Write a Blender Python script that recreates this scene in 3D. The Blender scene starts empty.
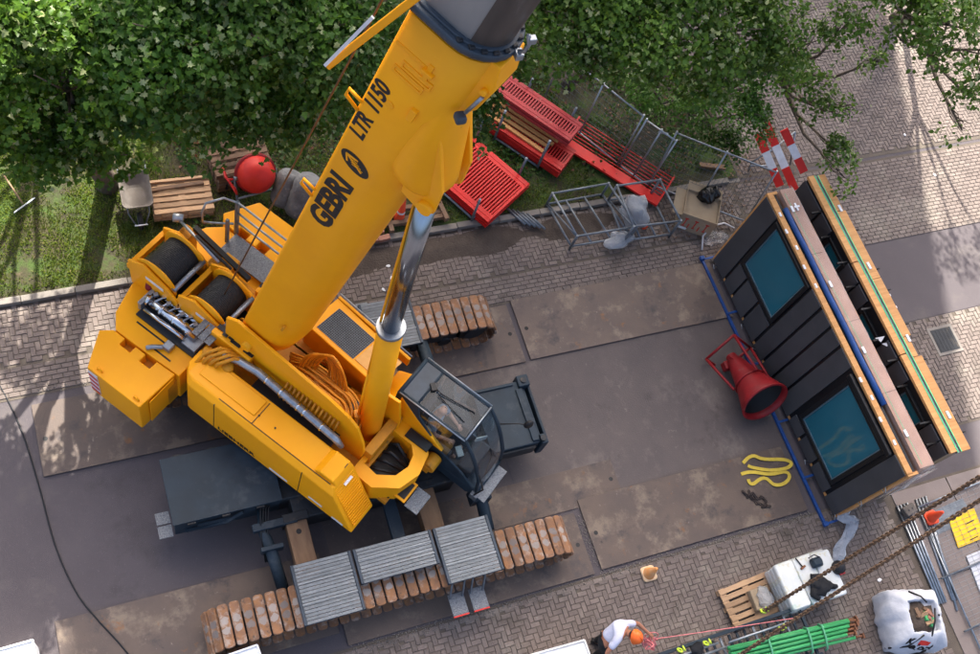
import bpy, bmesh, math, random
import numpy as np
from mathutils import Vector, Matrix
random.seed(7); RNG = np.random.default_rng(11)
scn = bpy.context.scene; COL = scn.collection
V = Vector; R = math.radians; PI = math.pi

# ---------------------------------------------------------------- camera (photo 980 x 654)
FPX = 1100.0; CX, CY = 490.0, 327.0; CAMH = 20.5
_dn = V((207-CX, 863-CY, FPX)).normalized()
_vx = V((3600-CX, -303-CY, FPX)); _vx = (_vx-_vx.dot(_dn)*_dn).normalized()
_vz = -_dn; _vy = _vz.cross(_vx)                                  # world axes in camera coords (x right, y down, z forward)
def ray(px, py):
    c = V((px-CX, py-CY, FPX)); return V((_vx.dot(c), _vy.dot(c), _vz.dot(c)))
_o = ray(CX, CY); CAM = V((_o.x/_o.z*CAMH, _o.y/_o.z*CAMH, CAMH))
def G(px, py, z=0.0):                                             # pixel -> world point at height z
    r = ray(px, py); return CAM + r*((z-CAM.z)/r.z)
cam = bpy.data.cameras.new('camera'); camo = bpy.data.objects.new('camera', cam); COL.objects.link(camo)
right = V((_vx.x, _vy.x, _vz.x)); up = -V((_vx.y, _vy.y, _vz.y)); back = -V((_vx.z, _vy.z, _vz.z))
M = Matrix((right, up, back)).transposed().to_4x4(); M.translation = CAM; camo.matrix_world = M
cam.sensor_width = 36.0; cam.lens = FPX/980*36; cam.clip_start = 0.1; cam.clip_end = 500
scn.camera = camo; scn.render.resolution_x = 1024; scn.render.resolution_y = 683

# ---------------------------------------------------------------- sky, sun, exposure
SUN_AZ, SUN_EL = 72.0, 47.0                                       # azimuth from +X towards +Y
w = bpy.data.worlds.new('World'); scn.world = w; w.use_nodes = True
nt = w.node_tree; bgn = nt.nodes['Background']; sky = nt.nodes.new('ShaderNodeTexSky')
sky.sky_type = 'NISHITA'; sky.sun_disc = False; sky.sun_elevation = R(SUN_EL); sky.sun_rotation = R(90-SUN_AZ)
sky.dust_density = 7.0; sky.air_density = .8; sky.ozone_density = .6
nt.links.new(sky.outputs[0], bgn.inputs[0]); bgn.inputs[1].default_value = 0.15
sl = bpy.data.lights.new('sun', 'SUN'); sl.energy = 5.0; sl.angle = R(0.5); sl.color = (1, .94, .84)
so = bpy.data.objects.new('sun', sl); COL.objects.link(so)
sd = V((math.cos(R(SUN_EL))*math.cos(R(SUN_AZ)), math.cos(R(SUN_EL))*math.sin(R(SUN_AZ)), math.sin(R(SUN_EL))))
so.rotation_euler = sd.to_track_quat('Z', 'Y').to_euler(); so.location = (0, 10, 60)
vs = scn.view_settings; vs.view_transform = 'Standard'; vs.look = 'None'; vs.gamma = 1; vs.exposure = 1.70

# ---------------------------------------------------------------- materials
MATS = {}
def lin(r, g, b):
    f = lambda c: (c/255/12.92) if c/255 <= .04045 else ((c/255+.055)/1.055)**2.4
    return (f(r), f(g), f(b), 1)
def pmat(name, c1, c2=None, scale=4.0, rough=.5, metal=0.0, bump=0.0, bscale=None, rand=0.0, dirt=None, island=False,
         coat=0.0, detail=5, stretch=None, rvar=.1, spec=.28, coord='Object'):
    if name in MATS: return MATS[name]
    m = bpy.data.materials.new(name); m.use_nodes = True; n = m.node_tree.nodes; L = m.node_tree.links
    p = n['Principled BSDF']; p.inputs['Roughness'].default_value = rough; p.inputs['Metallic'].default_value = metal
    p.inputs['Coat Weight'].default_value = coat; p.inputs['Specular IOR Level'].default_value = spec
    tc = n.new('ShaderNodeTexCoord'); vec = tc.outputs[coord]
    if stretch:
        mp = n.new('ShaderNodeMapping'); mp.inputs['Scale'].default_value = stretch; L.new(vec, mp.inputs[0]); vec = mp.outputs[0]
    if rand or island:                                            # shift the pattern from piece to piece
        oi = n.new('ShaderNodeObjectInfo'); ad = n.new('ShaderNodeVectorMath'); ad.operation = 'ADD'
        sc = n.new('ShaderNodeMath'); sc.operation = 'MULTIPLY'; sc.inputs[1].default_value = 37.0
        L.new(oi.outputs['Random'], sc.inputs[0]); L.new(vec, ad.inputs[0]); L.new(sc.outputs[0], ad.inputs[1]); vec = ad.outputs[0]
    nz = n.new('ShaderNodeTexNoise'); nz.inputs['Scale'].default_value = scale; nz.inputs['Detail'].default_value = detail; nz.inputs['Roughness'].default_value = .6
    L.new(vec, nz.inputs['Vector'])
    c2 = c2 or tuple(min(1, x*.82) for x in c1[:3])+(1,)
    rp = n.new('ShaderNodeValToRGB'); rp.color_ramp.elements[0].position = .35; rp.color_ramp.elements[1].position = .65
    rp.color_ramp.elements[0].color = tuple(c2[:3])+(1,); rp.color_ramp.elements[1].color = tuple(c1[:3])+(1,)
    L.new(nz.outputs['Fac'], rp.inputs[0]); col = rp.outputs[0]
    wvec = n.new('ShaderNodeNewGeometry').outputs['Position'] if island else vec
    if dirt:
        for k, (dc, thr, ds) in enumerate(dirt):
            d = n.new('ShaderNodeTexNoise'); d.inputs['Scale'].default_value = ds; d.inputs['Detail'].default_value = 8; d.inputs['Roughness'].default_value = .68
            of = n.new('ShaderNodeVectorMath'); of.operation = 'ADD'; of.inputs[1].default_value = (13.7*(k+1), 5.1*k, 2.2); L.new(wvec, of.inputs[0]); L.new(of.outputs[0], d.inputs['Vector'])
            r2 = n.new('ShaderNodeMapRange'); r2.inputs[1].default_value = thr; r2.inputs[2].default_value = thr+.12; L.new(d.outputs['Fac'], r2.inputs[0])
            mx = n.new('ShaderNodeMix'); mx.data_type = 'RGBA'; L.new(r2.outputs[0], mx.inputs[0]); L.new(col, mx.inputs[6]); mx.inputs[7].default_value = tuple(dc[:3])+(1,); col = mx.outputs[2]
    if rand:
        src = oi.outputs['Random']
        if island:
            ge = n.new('ShaderNodeNewGeometry'); a = n.new('ShaderNodeMath'); a.operation = 'ADD'; L.new(ge.outputs['Random Per Island'], a.inputs[0]); L.new(src, a.inputs[1])
            fr = n.new('ShaderNodeMath'); fr.operation = 'FRACT'; L.new(a.outputs[0], fr.inputs[0]); src = fr.outputs[0]
        mr = n.new('ShaderNodeMapRange'); mr.inputs[3].default_value = 1-rand; mr.inputs[4].default_value = 1+rand; L.new(src, mr.inputs[0])
        mu = n.new('ShaderNodeVectorMath'); mu.operation = 'SCALE'; L.new(col, mu.inputs[0]); L.new(mr.outputs[0], mu.inputs['Scale']); col = mu.outputs[0]
    L.new(col, p.inputs['Base Color'])
    rr = n.new('ShaderNodeMapRange'); rr.inputs[3].default_value = max(.02, rough-rvar); rr.inputs[4].default_value = min(1, rough+rvar); L.new(nz.outputs['Fac'], rr.inputs[0]); L.new(rr.outputs[0], p.inputs['Roughness'])
    if bump:
        b = n.new('ShaderNodeBump'); b.inputs['Strength'].default_value = bump; b.inputs['Distance'].default_value = .02
        bn = n.new('ShaderNodeTexNoise'); bn.inputs['Scale'].default_value = bscale or scale*6; bn.inputs['Detail'].default_value = 6; L.new(vec, bn.inputs['Vector'])
        L.new(bn.outputs['Fac'], b.inputs['Height']); L.new(b.outputs[0], p.inputs['Normal'])
    MATS[name] = m; return m
def glassmat(name, tint, refl=.12, trans=.85, rough=.03, ior=1.5):
    m = bpy.data.materials.new(name); m.use_nodes = True; n = m.node_tree.nodes; L = m.node_tree.links; n.remove(n['Principled BSDF'])
    out = n['Material Output']; t = n.new('ShaderNodeBsdfTransparent'); t.inputs[0].default_value = tint
    g = n.new('ShaderNodeBsdfGlossy'); g.inputs['Roughness'].default_value = rough; g.inputs[0].default_value = (.95, .97, 1, 1)
    d = n.new('ShaderNodeBsdfDiffuse'); d.inputs[0].default_value = (.5, .55, .6, 1)
    lw = n.new('ShaderNodeLayerWeight'); lw.inputs[0].default_value = .5; fz = n.new('ShaderNodeMath'); fz.operation = 'POWER'; fz.inputs[1].default_value = 4.0; L.new(lw.outputs['Facing'], fz.inputs[0])
    ad = n.new('ShaderNodeMath'); ad.operation = 'ADD'; ad.inputs[1].default_value = refl; L.new(fz.outputs[0], ad.inputs[0])
    if trans < .8:
        tc = n.new('ShaderNodeTexCoord'); nz = n.new('ShaderNodeTexNoise'); nz.inputs['Scale'].default_value = 9; nz.inputs['Detail'].default_value = 4; nz.inputs['Distortion'].default_value = 1.5; L.new(tc.outputs['Object'], nz.inputs['Vector'])
        bu_ = n.new('ShaderNodeBump'); bu_.inputs['Strength'].default_value = 1.0; bu_.inputs['Distance'].default_value = .08; L.new(nz.outputs['Fac'], bu_.inputs['Height'])
        for sh in (g, d): L.new(bu_.outputs[0], sh.inputs['Normal'])
    m1 = n.new('ShaderNodeMixShader'); m1.inputs[0].default_value = 1-trans; L.new(t.outputs[0], m1.inputs[1]); L.new(d.outputs[0], m1.inputs[2])
    m2 = n.new('ShaderNodeMixShader'); L.new(ad.outputs[0], m2.inputs[0]); L.new(m1.outputs[0], m2.inputs[1]); L.new(g.outputs[0], m2.inputs[2]); L.new(m2.outputs[0], out.inputs[0])
    MATS[name] = m; return m
def leafmat(name, c1, c2, c3):
    m = bpy.data.materials.new(name); m.use_nodes = True; n = m.node_tree.nodes; L = m.node_tree.links; p = n['Principled BSDF']; out = n['Material Output']
    ge = n.new('ShaderNodeNewGeometry'); rp = n.new('ShaderNodeValToRGB'); e = rp.color_ramp.elements
    e[0].position = 0; e[0].color = c1; e[1].position = .86; e[1].color = c2; x = e.new(.985); x.color = c3
    L.new(ge.outputs['Random Per Island'], rp.inputs[0])
    tc = n.new('ShaderNodeTexCoord'); nz = n.new('ShaderNodeTexNoise'); nz.inputs['Scale'].default_value = .9; L.new(tc.outputs['Object'], nz.inputs['Vector'])
    mr = n.new('ShaderNodeMapRange'); mr.inputs[1].default_value = .3; mr.inputs[2].default_value = .7; mr.inputs[3].default_value = .6; mr.inputs[4].default_value = 1.35; L.new(nz.outputs['Fac'], mr.inputs[0])
    mu = n.new('ShaderNodeVectorMath'); mu.operation = 'SCALE'; L.new(rp.outputs[0], mu.inputs[0]); L.new(mr.outputs[0], mu.inputs['Scale'])
    L.new(mu.outputs[0], p.inputs['Base Color']); p.inputs['Roughness'].default_value = .45; p.inputs['Specular IOR Level'].default_value = .22
    t = n.new('ShaderNodeBsdfTranslucent'); hs = n.new('ShaderNodeHueSaturation'); hs.inputs['Value'].default_value = 1.6; hs.inputs['Hue'].default_value = .485; L.new(mu.outputs[0], hs.inputs['Color']); L.new(hs.outputs[0], t.inputs[0])
    mx = n.new('ShaderNodeMixShader'); mx.inputs[0].default_value = .38; L.new(p.outputs[0], mx.inputs[1]); L.new(t.outputs[0], mx.inputs[2]); L.new(mx.outputs[0], out.inputs[0])
    MATS[name] = m; return m
YEL = (0.93, 0.385, 0.005, 1)
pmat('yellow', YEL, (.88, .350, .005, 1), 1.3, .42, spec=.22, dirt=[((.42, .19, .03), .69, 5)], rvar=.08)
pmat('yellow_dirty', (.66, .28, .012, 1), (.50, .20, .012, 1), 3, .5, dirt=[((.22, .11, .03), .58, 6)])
pmat('hose_orange', (.62, .24, .012, 1), (.45, .16, .01, 1), 6, .5, rand=.25)
pmat('slate', (.022, .036, .050, 1), (.013, .023, .033, 1), 2, .5, spec=.2, dirt=[((.042, .054, .064), .55, 2.5), ((.13, .125, .115), .66, 16)], rvar=.12)
pmat('dark_steel', (.022, .026, .030, 1), (.012, .014, .017, 1), 3, .5, dirt=[((.07, .055, .042), .56, 4)], bump=.15)
pmat('greasy_black', (.008, .009, .010, 1), (.016, .016, .017, 1), 5, .4)
pmat('rubber', (.014, .014, .015, 1), None, 6, .7)
pmat('galv', (.36, .39, .42, 1), (.24, .27, .30, 1), 9, .42, metal=.75, rand=.12, dirt=[((.20, .18, .16), .66, 5)])
pmat('galv_dull', (.20, .225, .25, 1), (.13, .15, .17, 1), 7, .55, metal=.5, dirt=[((.12, .10, .085), .6, 6)], rand=.15)
pmat('slat_metal', (.24, .26, .27, 1), (.17, .19, .20, 1), 6, .5, metal=.45, dirt=[((.15, .14, .125), .6, 5)], rand=.12)
pmat('chrome', (.62, .64, .66, 1), (.50, .52, .55, 1), 4, .18, metal=1.0)
pmat('rod_chrome', (.30, .34, .38, 1), (.24, .27, .31, 1), 2, .2, metal=1.0, stretch=(8, 8, .3))
pmat('boom_grey', (.44, .475, .50, 1), (.37, .40, .43, 1), 1.2, .42, metal=.2, stretch=(2, 2, .35))
pmat('greased', (.075, .062, .054, 1), (.055, .046, .040, 1), 1.5, .35, stretch=(5, 5, .3), dirt=[((.12, .105, .095), .58, 2)], spec=.4)
pmat('collar_slate', (.045, .062, .082, 1), (.03, .042, .055, 1), 3, .45)
pmat('rope_black', (.010, .010, .011, 1), (.026, .025, .024, 1), 30, .5, bump=.6, bscale=60)
pmat('black', (.010, .010, .011, 1), (.014, .014, .015, 1), 4, .45)
pmat('print_black', (.012, .012, .014, 1), (.016, .016, .018, 1), 6, .5)
pmat('white', (.72, .73, .74, 1), (.62, .63, .64, 1), 4, .5, dirt=[((.42, .38, .33), .66, 5)])
pmat('white_rust', (.74, .74, .72, 1), (.64, .63, .60, 1), 4, .5, dirt=[((.20, .10, .05), .68, 9)])
pmat('red_paint', (.50, .022, .018, 1), (.36, .016, .014, 1), 5, .45, dirt=[((.18, .03, .02), .64, 7)])
pmat('red_plastic', (.62, .020, .016, 1), (.52, .018, .016, 1), 3, .4, rand=.10, dirt=[((.40, .09, .08), .66, 6)])
pmat('red_faded', (.33, .035, .036, 1), (.26, .028, .030, 1), 4, .55, rand=.12, dirt=[((.30, .12, .10), .60, 7)])
pmat('red_dark', (.24, .010, .014, 1), (.17, .009, .011, 1), 4, .48, dirt=[((.17, .055, .05), .60, 6)], bump=.1)
pmat('signal_red', (.62, .03, .022, 1), None, 4, .4)
pmat('sheet_white', (.70, .72, .76, 1), None, 6, .4)
pmat('asphalt', (.084, .073, .078, 1), (.073, .063, .068, 1), .9, .85, bump=.35, bscale=90, dirt=[((.098, .086, .084), .55, .8), ((.060, .052, .055), .60, .6), ((.15, .135, .13), .61, 42), ((.14, .125, .115), .70, 5)], coord='Object')
pmat('yard', (.098, .080, .074, 1), (.078, .064, .062, 1), 1.1, .62, bump=.2, bscale=50, stretch=(1, .8, 1), dirt=[((.130, .108, .095), .54, 1.3), ((.060, .048, .047), .58, 1.6), ((.17, .145, .125), .63, 7), ((.15, .13, .12), .60, 40)])
pmat('steel_plate', (.122, .092, .074, 1), (.090, .070, .062, 1), 1.3, .6, metal=.1, bump=.15, bscale=40, rand=.12, dirt=[((.185, .145, .110), .52, 1.5), ((.062, .052, .052), .55, 1.7), ((.27, .23, .19), .64, 11), ((.20, .095, .04), .62, 2.6), ((.04, .035, .035), .66, 5)])
pmat('paver', (.152, .124, .110, 1), (.126, .102, .091, 1), 7, .85, bump=.3, bscale=60, rand=.14, island=True, dirt=[((.185, .158, .135), .53, .75), ((.082, .068, .058), .56, .9), ((.21, .185, .16), .62, 5)])
pmat('paver_base', (.080, .066, .055, 1), (.105, .088, .070, 1), 2.5, .95, bump=.4, bscale=50)
pmat('concrete', (.20, .182, .160, 1), (.155, .140, .125, 1), 2, .85, bump=.25, bscale=35, rand=.10, dirt=[((.13, .115, .095), .60, 3)])
pmat('slab', (.20, .168, .155, 1), (.165, .138, .128, 1), 1.5, .8, bump=.2, bscale=40, rand=.10, dirt=[((.13, .108, .095), .58, 2), ((.28, .25, .22), .70, 6)])
pmat('soil', (.050, .044, .022, 1), (.032, .030, .016, 1), 1.6, .95, bump=.8, bscale=22, dirt=[((.10, .078, .048), .60, 5), ((.040, .070, .014), .48, 1.1)])
pmat('spilled_soil', (.070, .055, .045, 1), (.050, .038, .030, 1), 3, .95, bump=.9, bscale=25, dirt=[((.10, .085, .07), .62, 8)])
pmat('wood_new', (.56, .29, .105, 1), (.44, .21, .070, 1), 3, .6, rand=.12, stretch=(.5, 6, 6), bump=.1, bscale=20)
pmat('wood_pallet', (.40, .265, .155, 1), (.28, .18, .105, 1), 3, .75, rand=.28, bump=.15, bscale=25, dirt=[((.16, .11, .075), .60, 4)])
pmat('wood_old', (.17, .105, .065, 1), (.10, .062, .040, 1), 3, .8, rand=.3, bump=.2, bscale=25, dirt=[((.07, .05, .035), .58, 5)])
pmat('wood_beam', (.21, .125, .068, 1), (.14, .08, .045, 1), 3, .7, rand=.15, dirt=[((.10, .07, .05), .60, 4)], stretch=(3, .6, 3))
pmat('plywood', (.42, .245, .165, 1), (.34, .195, .13, 1), 2.5, .5, dirt=[((.40, .29, .23), .62, 3)])
pmat('cladding', (.056, .057, .062, 1), (.045, .046, .050, 1), 2.0, .50, rand=.10, dirt=[((.055, .055, .057), .66, 4)], bump=.08, bscale=30)
pmat('window_black', (.010, .011, .013, 1), None, 4, .35)
pmat('window_glass', (.014, .125, .175, 1), (.010, .105, .150, 1), .8, .10, spec=.45, rvar=.03)
pmat('bead', (.10, .17, .21, 1), None, 4, .4)
pmat('green_tape', (.10, .50, .22, 1), None, 5, .5)
pmat('blue_steel', (.012, .060, .22, 1), (.009, .042, .16, 1), 4, .45, dirt=[((.05, .06, .09), .66, 6)])
pmat('foil_white', (.62, .63, .64, 1), (.52, .53, .54, 1), 5, .4)
pmat('sling_yellow', (.62, .46, .06, 1), (.48, .35, .05, 1), 8, .8, dirt=[((.33, .26, .12), .60, 6)])
pmat('chain_dark', (.035, .030, .030, 1), (.07, .055, .05, 1), 20, .5, metal=.6)
pmat('chain_rust', (.20, .125, .075, 1), (.125, .078, .05, 1), 14, .7, metal=.25, bump=.3)
pmat('wire_rope', (.16, .085, .045, 1), (.07, .045, .03, 1), 12, .6, metal=.3)
pmat('cone_orange', (.72, .26, .05, 1), (.62, .34, .16, 1), 5, .6)
pmat('cone_red', (.80, .085, .03, 1), None, 5, .55)
pmat('cone_pale', (.62, .45, .28, 1), (.50, .34, .20, 1), 7, .6)
pmat('cardboard', (.30, .24, .165, 1), (.25, .195, .13, 1), 3, .85, dirt=[((.20, .155, .11), .64, 4)])
pmat('bag_black', (.008, .008, .009, 1), None, 5, .22)
pmat('bigbag', (.50, .52, .56, 1), (.43, .45, .49, 1), 4, .8, bump=1.0, bscale=7, dirt=[((.40, .38, .36), .66, 4)])
pmat('wrapbags', (.56, .58, .56, 1), (.48, .51, .50, 1), 2.5, .38, dirt=[((.46, .40, .17), .56, 4.0), ((.27, .43, .34), .55, 3.6)])
pmat('green_tube', (.045, .32, .105, 1), (.035, .23, .08, 1), 6, .45, rand=.15, dirt=[((.20, .17, .11), .66, 9)])
pmat('green_strap', (.10, .36, .20, 1), None, 5, .8)
pmat('rust', (.20, .085, .04, 1), (.11, .05, .03, 1), 9, .8, bump=.3)
pmat('mortar_grey', (.135, .122, .112, 1), (.09, .078, .068, 1), 4, .85, bump=.3, bscale=25, dirt=[((.12, .09, .065), .58, 4)])
pmat('roll_grey', (.16, .165, .17, 1), (.10, .105, .11, 1), 5, .9, bump=1.0, bscale=14, dirt=[((.24, .235, .22), .58, 7)])
pmat('drum_red', (.52, .024, .016, 1), (.40, .020, .014, 1), 3, .5, dirt=[((.38, .10, .08), .64, 5)])
pmat('sign_yellow', (.78, .50, .012, 1), None, 5, .45)
pmat('sign_pale', (.50, .52, .56, 1), None, 5, .5)
pmat('bark', (.12, .095, .07, 1), (.065, .052, .04, 1), 5, .9, bump=.8, bscale=16, stretch=(3, 3, .7))
pmat('skin', (.50, .26, .17, 1), (.44, .22, .145, 1), 5, .55)
pmat('skin_tan', (.36, .16, .095, 1), (.30, .13, .075, 1), 5, .55)
pmat('shirt', (.55, .57, .68, 1), (.48, .50, .62, 1), 9, .85, bump=.3, bscale=30)
pmat('shirt_grey', (.30, .32, .35, 1), None, 9, .85)
pmat('trousers', (.008, .009, .011, 1), (.014, .015, .018, 1), 6, .85)
pmat('helmet', (.85, .15, .025, 1), (.80, .13, .02, 1), 4, .35)
pmat('hair', (.02, .015, .012, 1), None, 20, .7)
pmat('brick_pink', (.34, .17, .12, 1), (.27, .13, .09, 1), 6, .85, bump=.2)
pmat('render_wall', (.45, .43, .40, 1), (.38, .36, .34, 1), .6, .85)
pmat('pane_dark', (.03, .04, .05, 1), None, 2, .08)
pmat('pink_rope', (.72, .22, .22, 1), None, 8, .7)
pmat('lime', (.55, .72, .06, 1), None, 8, .5)
pmat('cable', (.012, .014, .018, 1), None, 8, .55)
pmat('grille', (.020, .021, .022, 1), (.03, .03, .031, 1), 20, .5, metal=.4)
pmat('pale_plate', (.70, .37, .10, 1), (.62, .31, .07, 1), 5, .5, dirt=[((.36, .2, .08), .68, 9)])
pmat('tread', (.24, .25, .26, 1), (.13, .14, .15, 1), 40, .45, metal=.6, bump=.8, bscale=70)
pmat('interior', (.05, .05, .055, 1), None, 5, .7)
pmat('interior_light', (.36, .38, .36, 1), None, 5, .6)
glassmat('cab_glass', (.72, .80, .85, 1), .02, .985, .03)
glassmat('film', (.93, .94, .96, 1), .03, .62, .30)
glassmat('film_thin', (.97, .97, .98, 1), .015, .93, .25)
leafmat('leaf_maple', (.042, .100, .010, 1), (.085, .175, .016, 1), (.32, .36, .17, 1))
leafmat('leaf_dark', (.028, .076, .010, 1), (.060, .138, .016, 1), (.28, .34, .18, 1))
leafmat('leaf_light', (.040, .092, .012, 1), (.085, .160, .020, 1), (.32, .36, .19, 1))
leafmat('grass_mat', (.070, .120, .014, 1), (.125, .180, .024, 1), (.26, .23, .09, 1))
leafmat('weed_mat', (.020, .055, .009, 1), (.034, .085, .012, 1), (.15, .055, .03, 1))
def shoemat():                                                    # rusty track shoe with two worn grey pads
    m = pmat('shoe', (.27, .130, .058, 1), (.17, .095, .060, 1), 6, .8, bump=.35, bscale=22, rand=.2, dirt=[((.30, .235, .19), .52, 6), ((.085, .060, .045), .56, 8)])
    n = m.node_tree.nodes; L = m.node_tree.links; p = n['Principled BSDF']; old = p.inputs['Base Color'].links[0].from_socket
    tc = n.new('ShaderNodeTexCoord'); sp = n.new('ShaderNodeSeparateXYZ'); L.new(tc.outputs['Object'], sp.inputs[0])
    ab = n.new('ShaderNodeMath'); ab.operation = 'ABSOLUTE'; L.new(sp.outputs['Y'], ab.inputs[0])
    s1 = n.new('ShaderNodeMath'); s1.operation = 'SUBTRACT'; s1.inputs[1].default_value = .085; L.new(ab.outputs[0], s1.inputs[0])
    cb = n.new('ShaderNodeCombineXYZ'); L.new(sp.outputs['X'], cb.inputs[0]); L.new(s1.outputs[0], cb.inputs[1])
    ln = n.new('ShaderNodeVectorMath'); ln.operation = 'LENGTH'; L.new(cb.outputs[0], ln.inputs[0])
    oi = n.new('ShaderNodeObjectInfo'); nz = n.new('ShaderNodeTexNoise'); nz.inputs['Scale'].default_value = 14; av = n.new('ShaderNodeVectorMath'); L.new(tc.outputs['Object'], av.inputs[0]); L.new(oi.outputs['Random'], av.inputs[1]); L.new(av.outputs[0], nz.inputs['Vector'])
    ml = n.new('ShaderNodeMath'); ml.operation = 'MULTIPLY_ADD'; ml.inputs[1].default_value = .09; L.new(nz.outputs['Fac'], ml.inputs[0]); L.new(ln.outputs['Value'], ml.inputs[2])
    mr = n.new('ShaderNodeMapRange'); mr.inputs[1].default_value = .118; mr.inputs[2].default_value = .106; L.new(ml.outputs[0], mr.inputs[0])
    gr = n.new('ShaderNodeValToRGB'); gr.color_ramp.elements[0].color = (.085, .085, .09, 1); gr.color_ramp.elements[1].color = (.36, .33, .30, 1); L.new(oi.outputs['Random'], gr.inputs[0])
    mm = n.new('ShaderNodeMath'); mm.operation = 'MULTIPLY'; mm.inputs[1].default_value = .8; L.new(mr.outputs[0], mm.inputs[0])
    mx = n.new('ShaderNodeMix'); mx.data_type = 'RGBA'; L.new(mm.outputs[0], mx.inputs[0]); L.new(old, mx.inputs[6]); L.new(gr.outputs[0], mx.inputs[7]); L.new(mx.outputs[2], p.inputs['Base Color'])
shoemat()

# ---------------------------------------------------------------- mesh helpers
X, Y, Z = V((1, 0, 0)), V((0, 1, 0)), V((0, 0, 1))
class MB:
    def __init__(s): s.v = []; s.f = []; s.s = []
    def add(s, vs_, fs, smooth=False, M=None):
        o = len(s.v)
        for p in vs_:
            p = V(p); s.v.append(tuple(M @ p) if M is not None else tuple(p))
        for f in fs: s.f.append(tuple(i+o for i in f)); s.s.append(smooth)
        return s
    def bx(s, x0, x1, y0, y1, z0, z1, M=None):
        return s.add([(x, y, z) for z in (z0, z1) for y in (y0, y1) for x in (x0, x1)],
                     [(0, 2, 3, 1), (4, 5, 7, 6), (0, 1, 5, 4), (2, 6, 7, 3), (0, 4, 6, 2), (1, 3, 7, 5)], False, M)
    def box(s, c, sz, M=None):
        c = V(c); h = V(sz)/2; return s.bx(c.x-h.x, c.x+h.x, c.y-h.y, c.y+h.y, c.z-h.z, c.z+h.z, M)
    def beam(s, a, b, w, h, upv=Z):
        a, b = V(a), V(b); d = b-a; l = d.length; d.normalize(); sd_ = d.cross(upv)
        if sd_.length < 1e-4: sd_ = d.cross(X)
        sd_.normalize(); u = sd_.cross(d)
        Mx = Matrix((d, sd_, u)).transposed().to_4x4(); Mx.translation = a
        return s.bx(0, l, -w/2, w/2, -h/2, h/2, Mx)
    def prism(s, poly, o, u, v, d):                               # polygon (a,b) -> o+a*u+b*v, extruded along d
        o, u, v, d = V(o), V(u), V(v), V(d); n = len(poly)
        P0 = [o+u*a+v*b for a, b in poly]; P1 = [p+d for p in P0]
        fs = [tuple(range(n)), tuple(range(2*n-1, n-1, -1))]+[(i, (i+n), ((i+1) % n)+n, (i+1) % n) for i in range(n)]
        if u.cross(v).dot(d) > 0: fs = [tuple(reversed(f)) for f in fs]
        return s.add(P0+P1, fs)
    def loft(s, rings, cap=True, smooth=True, closed=True):
        n = len(rings[0]); o = len(s.v)
        for r in rings:
            for p in r: s.v.append(tuple(p))
        for k in range(len(rings)-1):
            for i in range(n if closed else n-1):
                j = (i+1) % n; a = o+k*n; b = a+n; s.f.append((a+i, a+j, b+j, b+i)); s.s.append(smooth)
        if cap:
            s.f.append(tuple(o+i for i in range(n-1, -1, -1))); s.s.append(False)
            e = o+(len(rings)-1)*n; s.f.append(tuple(e+i for i in range(n))); s.s.append(False)
        return s
    def tube(s, pts, r, n=8, cap=True, closed=False):
        pts = [V(p) for p in pts]; m = len(pts); rs = r if isinstance(r, (list, tuple)) else [r]*m; rings = []; ref = None
        for i, p in enumerate(pts):
            if closed: d = pts[(i+1) % m]-pts[i-1]
            else: d = pts[min(i+1, m-1)]-pts[max(i-1, 0)]
            d.normalize()
            if ref is None: ref = d.cross(Z) if abs(d.z) < .9 else d.cross(X)
            ref = ref-d*ref.dot(d)
            if ref.length < 1e-5: ref = d.orthogonal()
            ref.normalize(); b = d.cross(ref)
            rings.append([p+(ref*math.cos(2*PI*k/n)+b*math.sin(2*PI*k/n))*rs[i] for k in range(n)])
        if closed: rings.append(rings[0]); cap = False
        return s.loft(rings, cap)
    def cyl(s, a, b, r, r2=None, n=12, cap=True):
        return s.tube([a, b], [r, r if r2 is None else r2], n, cap)
    def lathe(s, prof, o=(0, 0, 0), ax=Z, n=20, cap=False):
        o = V(o); ax = V(ax).normalized(); e = ax.orthogonal().normalized(); g = ax.cross(e)
        return s.loft([[o+ax*h+(e*math.cos(2*PI*k/n)+g*math.sin(2*PI*k/n))*max(r, 1e-4) for k in range(n)] for r, h in prof], cap)
    def ring(s, c, ax, Rr, r, n=24, m=8):
        ax = V(ax).normalized(); e = ax.orthogonal().normalized(); g = ax.cross(e)
        return s.tube([V(c)+(e*math.cos(2*PI*k/n)+g*math.sin(2*PI*k/n))*Rr for k in range(n)], r, m, closed=True)
    def ell(s, c, rx, ry, rz, n=14, m=8, fn=None, M=None):
        rings = []
        for i in range(m+1):
            t = PI*i/m; rr = max(math.sin(t), 1e-3); ring = []
            for k in range(n):
                a = 2*PI*k/n; p = V((rx*rr*math.cos(a), ry*rr*math.sin(a), -rz*math.cos(t)))
                if fn: p = fn(p)
                p = p+V(c); ring.append(M @ p if M is not None else p)
            rings.append(ring)
        return s.loft(rings, True)
    def build(s, name, mat, parent=None, bevel=0.0, world=False, seg=2):
        me = bpy.data.meshes.new(name); me.from_pydata(s.v, [], s.f); me.polygons.foreach_set('use_smooth', s.s); me.validate(); me.update()
        me.materials.append(MATS[mat]); return link(name, me, parent, bevel, world, seg)
def rootM(o): return Matrix.LocRotScale(o.location, o.rotation_euler, o.scale)
def worldM(o): return rootM(o) if o.parent is None else worldM(o.parent) @ o.matrix_parent_inverse @ rootM(o)
def link(name, me, parent=None, bevel=0.0, world=False, seg=2):
    o = bpy.data.objects.new(name, me); COL.objects.link(o)
    if parent is not None:
        o.parent = parent
        if world:
            o.matrix_parent_inverse = worldM(parent).inverted()
    if bevel:
        b = o.modifiers.new('bevel', 'BEVEL'); b.width = bevel; b.segments = seg; b.limit_method = 'ANGLE'; b.angle_limit = R(38)
    return o
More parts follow.
